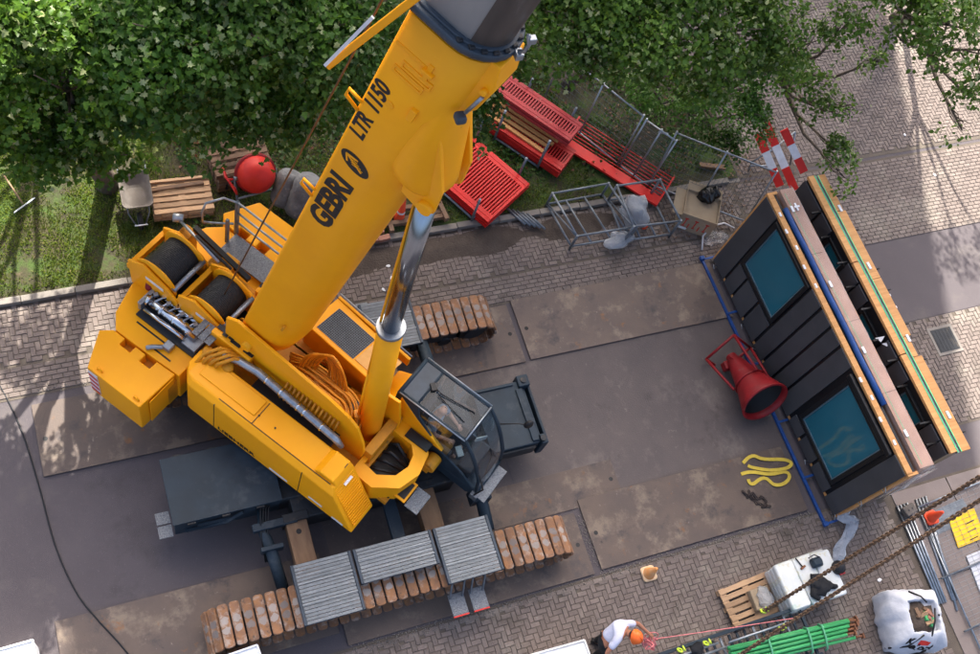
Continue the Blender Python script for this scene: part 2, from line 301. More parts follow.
def tag(o, label, cat, group=None):
    o['label'] = label; o['category'] = cat
    if group: o['group'] = group
    return o
def thing(name, loc, label, cat, group=None, rz=0.0):
    o = bpy.data.objects.new(name, None); COL.objects.link(o); o.location = V(loc); o.rotation_euler = (0, 0, rz); o.empty_display_size = .2
    return tag(o, label, cat, group)
def kind(o, k): o['kind'] = k; return o
def copy_tree(o, parent=None):
    c = o.copy(); COL.objects.link(c); c.parent = parent
    for ch in list(o.children): copy_tree(ch, c)
    return c
def npmesh(name, verts, faces_flat, nper, mat, smooth=False):     # fast mesh of many equal polygons
    me = bpy.data.meshes.new(name); nv = len(verts); nf = len(faces_flat)//nper
    me.vertices.add(nv); me.vertices.foreach_set('co', np.asarray(verts, np.float32).ravel())
    me.loops.add(len(faces_flat)); me.loops.foreach_set('vertex_index', np.asarray(faces_flat, np.int32).ravel())
    me.polygons.add(nf); me.polygons.foreach_set('loop_start', np.arange(0, nf*nper, nper, dtype=np.int32))
    me.update(calc_edges=True); me.materials.append(MATS[mat]); return me
def wob(amp, sc, seed=0):                                         # lumpy displacement for soft things
    from mathutils import noise
    def fn(p):
        d = noise.noise(p*sc+V((seed*7.3, seed*1.7, seed*3.1)))+.5*noise.noise(p*sc*2.3+V((seed, 9, seed)))
        return p*(1+amp*d)
    return fn
def text(name, body, size, Mx, mat, parent, bold=.012, sx=1.0, shear=0.0, sp=1.0):
    cu = bpy.data.curves.new(name, 'FONT'); cu.body = body; cu.size = size; cu.offset = bold; cu.extrude = .002; cu.shear = shear; cu.space_character = sp; cu.resolution_u = 3
    to = bpy.data.objects.new('t_', cu); COL.objects.link(to); dg = bpy.context.evaluated_depsgraph_get(); dg.update()
    me = bpy.data.meshes.new_from_object(to.evaluated_get(dg)); bpy.data.objects.remove(to)
    me.transform(Matrix.Diagonal((sx, 1, 1, 1))); me.transform(Mx); me.materials.clear(); me.materials.append(MATS[mat]); me.name = name
    return link(name, me, parent)
def frame3(o, ux, uy):
    ux = V(ux).normalized(); uy = V(uy); uy = (uy-ux*uy.dot(ux)).normalized(); Mx = Matrix((ux, uy, ux.cross(uy))).transposed().to_4x4(); Mx.translation = V(o); return Mx

# ================================================================ SETTING
def sheet(name, x0, x1, y0, y1, z, mat, parent=None, nx=1, ny=1, fn=None):
    m = MB(); vs_ = [(x0+(x1-x0)*i/nx, y0+(y1-y0)*j/ny, z) for j in range(ny+1) for i in range(nx+1)]
    if fn: vs_ = [(x, y, fn(x, y)) for x, y, _ in vs_]
    m.add(vs_, [(j*(nx+1)+i, j*(nx+1)+i+1, (j+1)*(nx+1)+i+1, (j+1)*(nx+1)+i) for j in range(ny) for i in range(nx)], bool(fn))
    return kind(m.build(name, mat, parent), 'structure')
sheet('ground', -120, 120, -120, 120, 0.0, 'asphalt')
from mathutils import noise as mno
def lawn_z(x, y): return .075+.03*mno.noise(V((x*.7, y*.7, 0)))+.015*mno.noise(V((x*2.5, y*2.5, 3)))
sheet('lawn', -30, 7.3, 2.52, 24, 0, 'soil', None, 150, 90, lawn_z)
# spilled soil over the pavers along the kerb
def soil_z(x, y):
    e = max(0, 1-abs((y-2.02)/.42)); return .010+.055*e*(.62+mno.noise(V((x*.9, y*1.8, 5)))*.8)*(1 if x < 3 else max(0, 1-(x-3)/1.2))
sheet('soil_strip', -3.2, 5.4, 1.55, 2.43, 0, 'spilled_soil', None, 120, 14, soil_z)
# kerb of concrete stones
kerb = sheet('kerb', -14, 7.35, 2.43, 2.53, .02, 'concrete')
km = MB(); km.bx(-.495, .495, -.07, .07, 0, .115)
k0 = km.build('kerb_stone', 'concrete', kerb, .012)
for i in range(21):
    o = k0 if i == 0 else k0.copy()
    if i: COL.objects.link(o)
    o.location = (-13.5+i+.3*(0), 2.47+random.uniform(-.008, .008), .003+random.uniform(-.006, .004)); o.rotation_euler = (0, 0, random.uniform(-.008, .008))
# brick pavements: every brick is geometry
def herring(x0, x1, y0, y1, a=.1):
    out = []
    for j in range(int((y1-y0)/a)+1):
        for i in range(int((x1-x0)/a)+1):
            t = (i-j) % 4; x, y = x0+i*a, y0+j*a
            if t == 0: out.append((x+a, y+a/2, 0))
            elif t == 3: out.append((x+a/2, y+a, 1))
    return [q for q in out if x0 <= q[0] <= x1 and y0 <= q[1] <= y1]
def running(x0, x1, y0, y1, a=.1):
    return [(x0+2*a*i+(a if j % 2 else 0), y0+a*(j+.5), 0) for j in range(int(round((y1-y0)/a))) for i in range(int((x1-x0)/(2*a)))]
def brick_verts(cx, cy, rot, z, tx, ty):
    lx, ly = (.0955, .0455) if rot == 0 else (.0455, .0955); b = .007
    q = [(-lx, -ly), (lx, -ly), (lx, ly), (-lx, ly)]
    o = [(cx+x, cy+y, .004) for x, y in q]; m_ = [(cx+x, cy+y, z-b+x*tx+y*ty) for x, y in q]
    s_ = [(cx+math.copysign(abs(x)-b, x), cy+math.copysign(abs(y)-b, y), z+x*tx+y*ty) for x, y in q]
    return o+m_+s_
BF = [(8, 9, 10, 11)]+[(a+i, a+(i+1) % 4, a+4+(i+1) % 4, a+4+i) for a in (0, 4) for i in range(4)]
def in_frame(p):
    d = V(p)-CAM; c = V((right.dot(d), -up.dot(d), -back.dot(d))); px, py = CX+FPX*c.x/c.z, CY+FPX*c.y/c.z
    return -5 < px < 985 and -5 < py < 659
pm = []
for rot in (0, 1):
    me = bpy.data.meshes.new('paver'); me.from_pydata(brick_verts(0, 0, rot, .021, 0, 0), [], BF); me.update(); me.materials.append(MATS['paver']); pm.append(me)
def pavement(name, bricks, x0, x1, y0, y1, hide=None):
    base = sheet(name, x0, x1, y0, y1, .006, 'paver_base')
    bricks = [b for b in bricks if in_frame((b[0], b[1], 0)) or random.random() < .999 and -11 < b[0] < 19]
    near = sorted([b for b in bricks if in_frame((b[0], b[1], 0)) and not (hide and hide(b))], key=lambda b: (V((b[0], b[1], 0))-CAM).length)[:300]
    ns = set(near); vv, ff = [], []
    for b in bricks:
        z = .021+mno.noise(V((b[0]*.8, b[1]*.8, 1)))*.004+random.uniform(-.0015, .0015)
        if b in ns:
            o = bpy.data.objects.new('paver', pm[b[2]]); COL.objects.link(o); o.parent = base; o.location = (b[0]+random.uniform(-.0015, .0015), b[1]+random.uniform(-.0015, .0015), z-.021); o.rotation_euler = (random.uniform(-.012, .012), random.uniform(-.012, .012), random.uniform(-.01, .01))
        else:
            k = len(vv); vv += brick_verts(b[0]+random.uniform(-.0015, .0015), b[1]+random.uniform(-.0015, .0015), b[2], z, random.uniform(-.015, .015), random.uniform(-.015, .015)); ff += [tuple(i+k for i in f) for f in BF]
    me = bpy.data.meshes.new('pavers'); me.from_pydata(vv, [], ff); me.update(); me.materials.append(MATS['paver'])
    kind(link('pavers', me, base), 'stuff')
def crane_hides(b): return -7.6 < b[0] < 1 and b[1] > -5.8
pavement('brick_pavement', herring(-11, 7.0, 1.15, 2.35)+running(-11, 7.0, .5, 1.15)+running(7.2, 15, .15, 2.35), -11.2, 15.2, .45, 2.42)
pavement('brick_pavement', herring(-6, 7.3, -9.8, -5.75)+running(-6, 7.3, -5.75, -5.65), -6.2, 7.45, -9.9, -5.6)
pavement('brick_pavement', herring(7.5, 18.8, 2.6, 8.8), 7.36, 19, 2.5, 9)
pavement('brick_pavement', herring(9.3, 12.6, -4.6, -2.05), 9.25, 12.7, -4.65, -2.0)
# steel road plates
def plate(x0, x1, y0, y1, label, z0=.024, t=.022, rz=0.0, group=None):
    cx_, cy_ = (x0+x1)/2, (y0+y1)/2; r_ = thing('steel_plate', (cx_, cy_, z0), label, 'steel plate', group, rz)
    m = MB(); m.bx(x0-cx_, x1-cx_, y0-cy_, y1-cy_, 0, t); m.build('plate', 'steel_plate', r_, .004)
    for s in (-1, 1):
        h = MB(); h.cyl((s*((x1-x0)/2-.14), 0, t+.001), (s*((x1-x0)/2-.14), 0, t+.003), .045, n=10); h.build('lifting_hole', 'greasy_black', r_)
    return r_
plate(.62, 5.62, -.93, .50, 'brown steel road plate between the brick strip and the blue rail')
plate(-3.6, .50, -.95, .42, 'rusty steel road plate under the front end of the far crawler track', .0242)
plate(-9.14, -4.2, -1.16, .27, 'grey worn steel road plate below the counterweight of the crane')
plate(.55, 5.42, -5.52, -4.07, 'large brown steel road plate beside the orange cone, carrying yellow slings')
plate(-4.6, .38, -5.56, -4.3, 'rust-stained steel road plate under the front of the near crawler track', .0242)
plate(-9.36, -4.7, -5.3, -3.78, 'stained steel road plate under the rear of the near crawler track', .0244)
plate(-3.2, 1.55, -4.22, -3.42, 'narrow dark steel road plate beneath the crane undercarriage', .003, .018)
gr_ = []
for x0, x1, y0, y1, n_ in ((.5, 5.5, -5.75, -5.5, 900), (-4.6, .4, -5.8, -5.52, 700), (-9, 5.5, .42, .62, 900), (.36, .6, -5.5, -4.1, 200), (-4, 7, -7.5, -5.7, 900), (5.3, 7.2, -.5, 2.3, 500), (7.4, 9.5, -9, -5.7, 400)):
    for _ in range(n_): gr_.append((random.uniform(x0, x1), random.triangular(y0, y1), .024))
gv, gf = [], []
for x, y, z in gr_:
    r_ = random.uniform(.004, .016); k = len(gv); a_ = random.uniform(0, 6.28)
    gv += [(x+r_*math.cos(a_+t), y+r_*math.sin(a_+t), z) for t in (0, 1.6, 3.1, 4.7)]+[(x, y, z+r_*.9)]; gf += [(k+i, k+(i+1) % 4, k+4) for i in range(4)]
me = bpy.data.meshes.new('grit'); me.from_pydata(gv, [], gf); me.update(); me.materials.append(MATS['concrete']); kind(tag(link('grit', me), 'loose grit and small stones scattered along the plate edges', 'grit'), 'stuff')
# slabs and asphalt on the right
sb = sheet('slab_path', 5.95, 13.5, -9.9, -5.62, .008, 'paver_base')
slm = MB(); slm.bx(-.745, .745, -.98, .98, 0, .022); s0 = slm.build('slab', 'slab', sb, .005); first = True
for ix in range(4):
    for iy in range(3):
        x, y = 8.26+ix*1.51, -6.66-iy*1.98
        if x > 13.4: continue
        o = s0 if first else s0.copy()
        if not first: COL.objects.link(o)
        first = False; o.location = (x, y, .010+random.uniform(-.003, .003)); o.rotation_euler = (0, 0, random.uniform(-.006, .006))
sheet('yard_floor', -.6, 5.60, -4.08, -.94, .005, 'yard'); sheet('yard_floor', -4.5, -.62, -4.3, -.98, .0045, 'yard')
sheet('asphalt_patch', 8.3, 15, -1.98, .12, .009, 'asphalt')
mc = thing('manhole_cover', (10.75, -2.62, .026), 'square cast iron manhole cover set in brick paving', 'manhole cover')
m = MB(); m.bx(-.36, .36, -.36, .36, 0, .006); m.build('frame', 'concrete', mc)
m = MB(); m.bx(-.29, .29, -.29, .29, .008, .016)
for i in range(6): m.bx(-.26+i*.095, -.22+i*.095, -.26, .26, .016, .020)
m.build('lid', 'dark_steel', mc, .003)
# unseen tall block, added beyond the trees to shade the yard
ap = thing('shade_building', (12.75, 33, 0), 'unseen tall pale block added beyond the trees to shade the yard', 'building')
m = MB(); m.bx(-7.85, 7.75, -6.5, 6.5, 0, 54); m.build('wall', 'render_wall', ap)
m = MB(); m.bx(-7.95, 7.85, -6.6, 6.6, 54, 54.5); m.build('roof', 'concrete', ap)
wm = MB(); wm.bx(-.7, .7, -.06, .02, 0, 1.5); w0 = wm.build('window', 'pane_dark', ap)
for i in range(6):
    for j in range(17):
        o = w0 if (i == 0 and j == 0) else w0.copy()
        if not (i == 0 and j == 0): COL.objects.link(o)
        o.location = (-5.3+i*2.1, -6.52, 1.2+j*3.05)

# ---------------------------------------------------------------- vegetation
_half = [(.34, -.08), (.27, .14), (.58, .34), (.27, .46), (.26, .70)]
MAPLE = np.array([(0, .30), (0, 0)]+_half+[(0, 1.0)]+[(-x, y) for x, y in reversed(_half)])
OVATE = np.array([(0, .40), (0, 0), (.30, .25), (.30, .55), (0, 1.0), (-.30, .55), (-.30, .25)])
def leaf_mesh(name, pos, nrm, tip, size, shape, mat):
    n = len(pos); nrm = nrm/np.linalg.norm(nrm, axis=1)[:, None]; tip = tip-(tip*nrm).sum(1)[:, None]*nrm; tip /= np.linalg.norm(tip, axis=1)[:, None]+1e-9
    side = np.cross(tip, nrm); k = len(shape)
    x, y = shape[:, 0], shape[:, 1]; z = .28*np.abs(x)-.22*y*y
    vv = pos[:, None, :]+size[:, None, None]*(x[None, :, None]*side[:, None, :]+y[None, :, None]*tip[:, None, :]+z[None, :, None]*nrm[:, None, :])
    tri = np.array([(0, 1+i, 1+(i+1) % (k-1)) for i in range(k-1)]).ravel()
    ff = (np.arange(n)[:, None]*k+tri[None, :]).ravel()
    return npmesh(name, vv.reshape(-1, 3), ff, 3, mat)
def crown(lobes, ncl, nleaf, lsize, shape, mat, spray=.34):
    P_, N_, T_ = [], [], []; tot = sum(l[1]*l[2] for l in lobes); cl = []
    for c, rx, ry, rz in lobes:
        for _ in range(max(4, int(ncl*rx*ry/tot))):
            d = RNG.normal(size=3); d /= np.linalg.norm(d); d[2] = abs(d[2])*1.15-.35; r = RNG.uniform(.25, 1)**.45*(1+.18*mno.noise(V(d*2.2+np.array(c))))
            q_ = np.array(c)+d*np.array([rx, ry, rz])*r
            if mno.noise(V(q_*1.15)) < -.02 and RNG.random() < .85: continue
            cl.append((q_, d))
    for c, d in cl:
        k = max(4, int(nleaf*RNG.uniform(.5, 1.4))); a = RNG.uniform(0, 2*PI, k); rr = spray*np.sqrt(RNG.uniform(0, 1, k))*RNG.uniform(.7, 1.3)
        ax = d*.5+np.array([0, 0, .9])+RNG.normal(size=3)*.22; ax /= np.linalg.norm(ax); e = np.cross(ax, [.3, .8, .1]); e /= np.linalg.norm(e); g = np.cross(ax, e)
        off = np.cos(a)[:, None]*e+np.sin(a)[:, None]*g
        p = c+off*rr[:, None]+ax*(RNG.normal(size=k)*.07-rr*.35)[:, None]
        P_.append(p); N_.append(ax+off*.35+RNG.normal(size=(k, 3))*.62); T_.append(off*.6+np.array([0, 0, -.2])+RNG.normal(size=(k, 3))*.8)
    P_, N_, T_ = np.concatenate(P_), np.concatenate(N_), np.concatenate(T_)
    return leaf_mesh('crown', P_, N_, T_, lsize*RNG.uniform(.6, 1.25, len(P_)), shape, mat), cl
def tree(name, label, base, lobes, ncl, nleaf, lsize, shape, mat, tr=.16, spray=.34, group='trees behind the kerb'):
    base = V(base); t = thing(name, base, label, 'tree', group)
    L2 = [(V(G(*l[:3])) if len(l) == 4 else V(l[0]), l[-1]) for l in lobes]
    lb = [(tuple(c), r*1.0, r*1.0, r*.8) for c, r in L2]
    me, cl = crown(lb, ncl, nleaf, lsize, shape, mat, spray); link('crown', me, t, world=True)
    cen = sum((c for c, _ in L2), V())/len(L2); fork = base.lerp(cen, .5); fork.z = min(cen.z-1.0, max(2.0, cen.z*.55))
    m = MB(); j = lambda s: V((random.uniform(-s, s), random.uniform(-s, s), 0))
    m.tube([base-Z*.1, base+Z*.25+j(.03), base.lerp(fork, .5)+j(.12), fork], [tr*1.45, tr*1.1, tr*.95, tr*.8], 10); m.build('trunk', 'bark', t, world=True)
    b = MB()
    for c, r in L2:
        mid = fork.lerp(c, .55)+j(.25)-Z*.25; b.tube([fork-Z*.1, mid, c], [tr*.55, tr*.35, tr*.14], 7)
        for _ in range(7):
            d = V((random.uniform(-1, 1), random.uniform(-1, 1), random.uniform(-.2, .8))); e = c+d*r*.8; s_ = mid.lerp(c, random.uniform(.3, 1)); b.tube([s_, s_.lerp(e, .5)+j(.12), e], [tr*.16, tr*.1, tr*.04], 5)
    kind(b.build('limbs', 'bark', t, world=True), 'stuff'); return t
tree('maple_tree', 'sunlit broad-leaved maple beside the lawn, over the wheelbarrow', (-6.98, 4.75, .05),
     [(15, 30, 6.8, 1.35), (90, 45, 6.6, 1.2), (-35, 100, 5.6, 1.2), (40, 115, 5.0, 1.05), (105, 110, 5.0, .95), (60, 70, 6.4, 1.2), (-60, 20, 6.5, 1.4), (110, 150, 3.9, .5), (10, 150, 4.2, .55)], 600, 74, .104, MAPLE, 'leaf_maple', .2, .40)
tree('maple_tree', 'dense dark green maple hanging over the stacked pallets and cement mixer', (-4.4, 7.6, .05),
     [(165, 25, 7.0, 1.25), (235, 30, 7.0, 1.3), (310, 35, 6.6, 1.25), (180, 95, 5.6, 1.0), (250, 95, 5.4, 1.0), (315, 100, 5.0, .95), (370, 40, 5.6, 1.0), (140, 70, 6.2, 1.0), (225, -40, 7.5, 1.4), (340, -30, 7, 1.3), (390, 85, 4.2, .6)], 860, 76, .104, MAPLE, 'leaf_dark', .22, .40)
tree('maple_tree', 'thin young tree whose leaves hang over the red stacked barriers', (.9, 5.9, .05),
     [(468, 128, 3.0, .42), (478, 100, 3.2, .5), (500, 60, 3.6, .75), (540, 45, 4.2, .7), (455, 60, 3.8, .7)], 110, 40, .115, MAPLE, 'leaf_dark', .08)
tree('maple_tree', 'leafy light green tree behind the wire fence panels', (3.92, 5.75, .05),
     [(575, 15, 6.4, 1.1), (640, 20, 6.4, 1.15), (700, 30, 6.2, 1.1), (600, -40, 7, 1.3), (680, -40, 7, 1.3), (645, 52, 5.0, .5), (715, 72, 5.0, .6), (740, 20, 6.2, .9)], 600, 70, .096, MAPLE, 'leaf_light', .15, .36)
tree('hedge_tree', 'ivy-covered shrubby tree filling the space behind the striped barrier boards', (7.3, 5.2, .05),
     [(700, 100, 2.4, .7), (690, 118, 1.3, .7), (640, 110, 1.0, .55), (745, 115, 2.6, .7), (650, 85, 2.0, .6), (765, 62, 3.4, .7), (742, 90, 3.0, .5), (610, 60, 1.8, .5), (730, 140, 1.4, .4)], 520, 30, .085, OVATE, 'leaf_dark', .12, .28)
tree('birch_tree', 'loose airy tree with small leaves reaching over the brick path', (8.6, 5.6, .0),
     [(800, 40, 6.0, .85), (770, 5, 6.5, .9), (785, 62, 5.0, .6), (828, 112, 4.4, .48), (838, 152, 3.8, .38), (818, 85, 4.6, .45), (850, 110, 4.6, .30), (845, 178, 3.2, .28), (880, 60, 5.2, .28), (850, 20, 6.4, .4)], 300, 26, .10, OVATE, 'leaf_light', .10, .26)
tree('birch_tree', 'airy tree at the end of the brick path with one drooping branch', (14.2, 6.6, .0),
     [(905, 10, 7.0, .75), (950, 25, 7.0, .9), (985, 50, 6.6, .8), (930, 55, 6.4, .5), (1010, 10, 7, 1.0), (966, 95, 5.4, .32), (962, 130, 4.6, .26), (880, -20, 7.3, .7), (900, 40, 6.4, .45)], 260, 26, .115, OVATE, 'leaf_light', .12, .28)
tree('maple_tree', 'thin-crowned maple farther back, its shade dappling the brick strip', (-6.3, 9.6, .05),
     [((-7.6, 6.5, 5.9), .75), ((-8.6, 6.9, 6.2), .7), ((-7.0, 7.4, 6.6), .7), ((-8.2, 8.2, 7.0), .8), ((-9.4, 7.6, 6.4), .6), ((-9.0, 9.3, 6.8), .7)], 80, 34, .12, MAPLE, 'leaf_maple', .14, .5)
tree('birch_tree', 'slender tree beyond the end of the path, shading the right of the yard', (15.2, 8.6, .0),
     [((13.2, 5.6, 7.4), .8), ((14.6, 6.4, 7.8), .8), ((12.2, 6.6, 8.0), .7), ((15.4, 5.2, 7.2), .8)], 90, 26, .11, OVATE, 'leaf_light', .11, .4)
# grass blades on the lawn, weeds under the trees
def scatter(n, x0, x1, y0, y1, dens):
    p = np.column_stack([RNG.uniform(x0, x1, n*3), RNG.uniform(y0, y1, n*3)]); k = np.array([RNG.random() < dens(*q) for q in p]); return p[k][:n]
pg = scatter(75000, -11, 3.5, 2.6, 7.5, lambda x, y: max(0, min(1, .75+1.3*mno.noise(V((x*1.3, y*1.3, 2)))))*(1 if x < -6 else .55))
n = len(pg); zz = np.array([lawn_z(*q) for q in pg]); h = RNG.uniform(.03, .10, n); a = RNG.uniform(0, 2*PI, n); b = RNG.uniform(0, 2*PI, n); ln = RNG.uniform(0, .08, n)
base = np.column_stack([pg, zz-.01]); sd2 = np.column_stack([np.cos(a), np.sin(a), 0*a])*(.008+.008*RNG.random(n))[:, None]; tp = base+np.column_stack([np.cos(b)*ln, np.sin(b)*ln, h])
kind(tag(link('grass', npmesh('grass', np.stack([base-sd2, base+sd2, tp], 1).reshape(-1, 3), np.arange(3*n), 3, 'grass_mat')), 'short patchy grass on the lawn behind the kerb', 'grass'), 'stuff')
pw = scatter(15000, -5.5, 7.2, 2.9, 10.5, lambda x, y: max(0, min(1, .5+1.4*mno.noise(V((x*.9, y*.9, 8)))))*(.25 if (x < .5 and y < 4.2) else 1)*(.5 if y < 3.4 else 1))
n = len(pw); pw3 = np.column_stack([pw, np.array([lawn_z(*q) for q in pw])+RNG.uniform(.0, .22, n)**1.3])
nn = RNG.normal(size=(n, 3))*.5+np.array([0, 0, 1]); kind(tag(link('weeds', leaf_mesh('weeds', pw3, nn, RNG.normal(size=(n, 3)), RNG.uniform(.05, .12, n), OVATE, 'weed_mat')), 'low green weeds and ivy covering the ground under the trees', 'weeds'), 'stuff')
# fallen leaves and litter of soil near the path
pl_ = scatter(900, 4.5, 9.0, 1.2, 5.0, lambda x, y: max(0, .4+mno.noise(V((x, y, 4))))); n = len(pl_)
kind(tag(link('fallen_leaves', leaf_mesh('fallen_leaves', np.column_stack([pl_, np.full(n, .05)+np.where(pl_[:, 1] > 2.5, np.array([lawn_z(*q) for q in pl_]), 0)]), RNG.normal(size=(n, 3))*.25+np.array([0, 0, 1]), RNG.normal(size=(n, 3)), RNG.uniform(.04, .08, n), OVATE, 'wood_old')), 'dry brown leaves lying at the edge of the path', 'leaves'), 'stuff')

from mathutils.geometry import interpolate_bezier
def smooth(p, n=5):
    out = []
    for i in range(len(p)-1):
        ta = (p[min(i+1, len(p)-1)]-p[max(i-1, 0)])*.2; tb = (p[min(i+2, len(p)-1)]-p[i])*.2; out += interpolate_bezier(p[i], p[i]+ta, p[i+1]-tb, p[i+1], n)[:-1]
    return out+[p[-1]]

# ================================================================ CRANE
S = V((-3.55, -2.35, 0)); HD = R(-53); F = V((math.cos(HD), math.sin(HD), 0)); L = V((-math.sin(HD), math.cos(HD), 0))
crane = thing('crawler_crane', S, 'yellow telescopic crawler crane with raised boom standing on steel plates', 'crane')
def c3(f, l, z): return F*f+L*l+Z*z
def cp(px, py, l):                                                # pixel -> (f, z) on the crane's lengthwise plane at offset l
    r = ray(px, py); t = ((S+L*l)-CAM).dot(L)/r.dot(L); p = CAM+r*t-S; return p.dot(F), p.z
def cz(px, py, z): p = G(px, py, z)-S; return p.dot(F), p.dot(L)
def cbox(m, f0, f1, l0, l1, z0, z1):
    Mx = Matrix((F, L, Z)).transposed().to_4x4(); return m.bx(f0, f1, l0, l1, z0, z1, Mx)
def cprism(m, poly, l0, l1): return m.prism(poly, c3(0, l0, 0), F, Z, L*(l1-l0))     # (f,z) outline
def cplan(m, poly, z0, z1): return m.prism(poly, c3(0, 0, z0), F, L, Z*(z1-z0))      # (f,l) outline
def part(fn, name, mat, parent=None, bevel=0.0):
    m = MB(); fn(m); return m.build(name, mat, parent or crane, bevel)
# ---- crawler tracks
PITCH_N = 72; A_, RAD, ZC = 2.98, .455, .485
perim = 4*A_+2*PI*RAD
sm = MB(); q = [(-.362, -.074), (-.335, -.087), (.335, -.087), (.362, -.074), (.375, -.04), (.375, .04), (.362, .074), (.335, .087), (-.335, .087), (-.362, .074), (-.375, .04), (-.375, -.04)]
sm.prism([(b, a) for a, b in q], (0, 0, -.03), X, Y, Z*.042)
sm.loft([[(x*k, y*k2, z) for x, y in [(b, a) for a, b in q]] for k, k2, z in ((1, 1, .012), (.82, .985, .024))], True, False)
for s in (-1, 1): sm.bx(-.05, .05, s*.13-.06, s*.13+.06, -.09, -.03)
shoe_me = bpy.data.meshes.new('track_shoe'); shoe_me.from_pydata(sm.v, [], sm.f); shoe_me.update(); shoe_me.materials.append(MATS['shoe'])
def track(v):
    tr = part(lambda m: (m.bx(-2.75, 2.75, v-.20, v+.20, .26, .80), m.bx(-2.3, 2.3, v-.27, v+.27, .40, .66), m.bx(-3.05, 3.05, v-.10, v+.10, .36, .62)), 'crawler_track', 'dark_steel', crane, .02)
    for sx in (-1, 1):
        part(lambda m: (m.cyl((sx*A_, v-.2, ZC), (sx*A_, v+.2, ZC), .36, n=24), m.cyl((sx*A_, v-.29, ZC), (sx*A_, v+.29, ZC), .2, n=16)), 'sprocket', 'dark_steel', tr)
    for i in range(9): part(lambda m: m.cyl((-2.4+i*.6, v-.24, .22), (-2.4+i*.6, v+.24, .22), .14, n=14), 'roller', 'dark_steel', tr)
    for i in range(PITCH_N):
        d = perim*(i+.4)/PITCH_N
        if d < 2*A_: p, nv, tv = V((-A_+d, v, ZC+RAD)), Z.copy(), X.copy(); p.z -= .02*math.sin(PI*d/(2*A_))
        elif d < 2*A_+PI*RAD:
            a = (d-2*A_)/RAD; nv = V((math.sin(a), 0, math.cos(a))); tv = V((math.cos(a), 0, -math.sin(a))); p = V((A_, v, ZC))+nv*RAD
        elif d < 4*A_+PI*RAD: p, nv, tv = V((A_-(d-2*A_-PI*RAD), v, ZC-RAD)), -Z, -X
        else:
            a = PI+(d-4*A_-PI*RAD)/RAD; nv = V((math.sin(a), 0, math.cos(a))); tv = V((math.cos(a), 0, -math.sin(a))); p = V((-A_, v, ZC))+nv*RAD
        o = bpy.data.objects.new('track_shoe', shoe_me); COL.objects.link(o); o.parent = tr
        Mx = Matrix((tv, nv.cross(tv), nv)).transposed().to_4x4(); Mx.translation = p; o.matrix_local = Mx
    return tr
track(-2.44); track(2.36)
# ---- carbody
part(lambda m: (m.bx(-1.55, 1.55, -.95, .95, .35, .95), m.bx(-2.2, 2.2, -.55, .55, .42, 1.0)), 'carbody', 'dark_steel', None, .03)
part(lambda m: m.cyl((0, 0, .95), (0, 0, 1.32), .86, n=36), 'slewing_ring', 'dark_steel')
for x in (-1.52, .90):
    for s in (-1, 1):
        part(lambda m: m.bx(x-.19, x+.19, s*.95, s*2.25, .58, .90) if s > 0 else m.bx(x-.19, x+.19, -2.25, -.95, .58, .90), 'cross_beam', 'wood_beam', None, .012)
        part(lambda m: m.cyl((x, s*1.15, .901), (x, s*1.15, .906), .05, n=12), 'pin_hole', 'greasy_black')
    for v0_ in (-.96, .80): part(lambda m: m.bx(x-.23, x+.23, v0_, v0_+.16, .50, .97), 'beam_sleeve', 'dark_steel', None, .01)
part(lambda m: m.bx(.10, .34, -2.2, -.9, .72, .84), 'support_beam', 'slate', None, .01)
part(lambda m: m.tube([(-2.1, -.55, .9), (-2.12, -1.0, .82), (-2.06, -1.3, .78), (-1.98, -2.2, .55)], [.05, .09, .11, .11], 14), 'support_cylinder', 'slate')
part(lambda m: (m.bx(-2.24, -1.84, -1.36, -1.28, .70, .95), m.bx(-2.3, -1.5, -.98, -.84, .82, .96)), 'cylinder_bracket', 'slate', None, .01)
for k in range(4): part(lambda m: m.tube([(-1.75+.03*k, -.3, 1.0), (-1.95-.05*k, -.62, .95+.04*k), (-2.05-.04*k, -1.0, .9), (-2.1-.03*k, -1.5, .7)], .018, 6), 'hose', 'greasy_black')
part(lambda m: (m.tube([(1.9, -.3, .9), (1.95, -1.2, .85), (1.9, -2.0, .8)], .12, 12), m.bx(1.72, 2.1, -1.45, -1.2, .7, 1.0)), 'support_cylinder', 'slate')
part(lambda m: (m.tube([(1.7, .6, .9), (1.75, 1.3, .85), (1.75, 2.0, .8)], .13, 12)), 'support_cylinder', 'slate')
# rear and front equipment boxes
rbx = part(lambda m: m.bx(-3.58, -1.72, -.57, .60, .50, 1.20), 'rear_box', 'slate', None, .02)
part(lambda m: (m.bx(-3.61, -1.70, -.60, .63, 1.20, 1.225)), 'lid', 'slate', rbx, .006)
for x in (-3.3, -2.7, -2.1):
    part(lambda m: m.bx(x-.07, x+.07, -.63, -.60, 1.1, 1.19), 'latch', 'dark_steel', rbx); part(lambda m: m.bx(x-.07, x+.07, .63, .66, 1.1, 1.2), 'hinge', 'dark_steel', rbx)
part(lambda m: (m.beam((-3.4, -.60, .72), (-2.7, -.68, .95), .05, .06), m.beam((-2.7, -.68, .95), (-2.4, -.62, 1.1), .05, .06), m.beam((-3.2, -.62, .95), (-2.5, -.64, .98), .04, .05)), 'handle_linkage', 'slate', rbx)
for k in range(2): part(lambda m: m.bx(-3.86, -3.62, -.62+k*.25, -.40+k*.25, .62, .65), 'step', 'tread', rbx)
fbx = part(lambda m: (m.bx(2.35, 3.38, -.64, .68, .45, 1.05)), 'front_box', 'slate', None, .02)
part(lambda m: (m.bx(3.38, 3.44, -.52, .52, .62, 1.0), m.bx(3.50, 3.56, -.62, .66, .60, 1.02), m.bx(3.38, 3.52, -.70, -.50, .5, 1.12), m.bx(3.30, 3.54, .52, .76, .5, 1.14)), 'front_bumper', 'slate', fbx, .02)
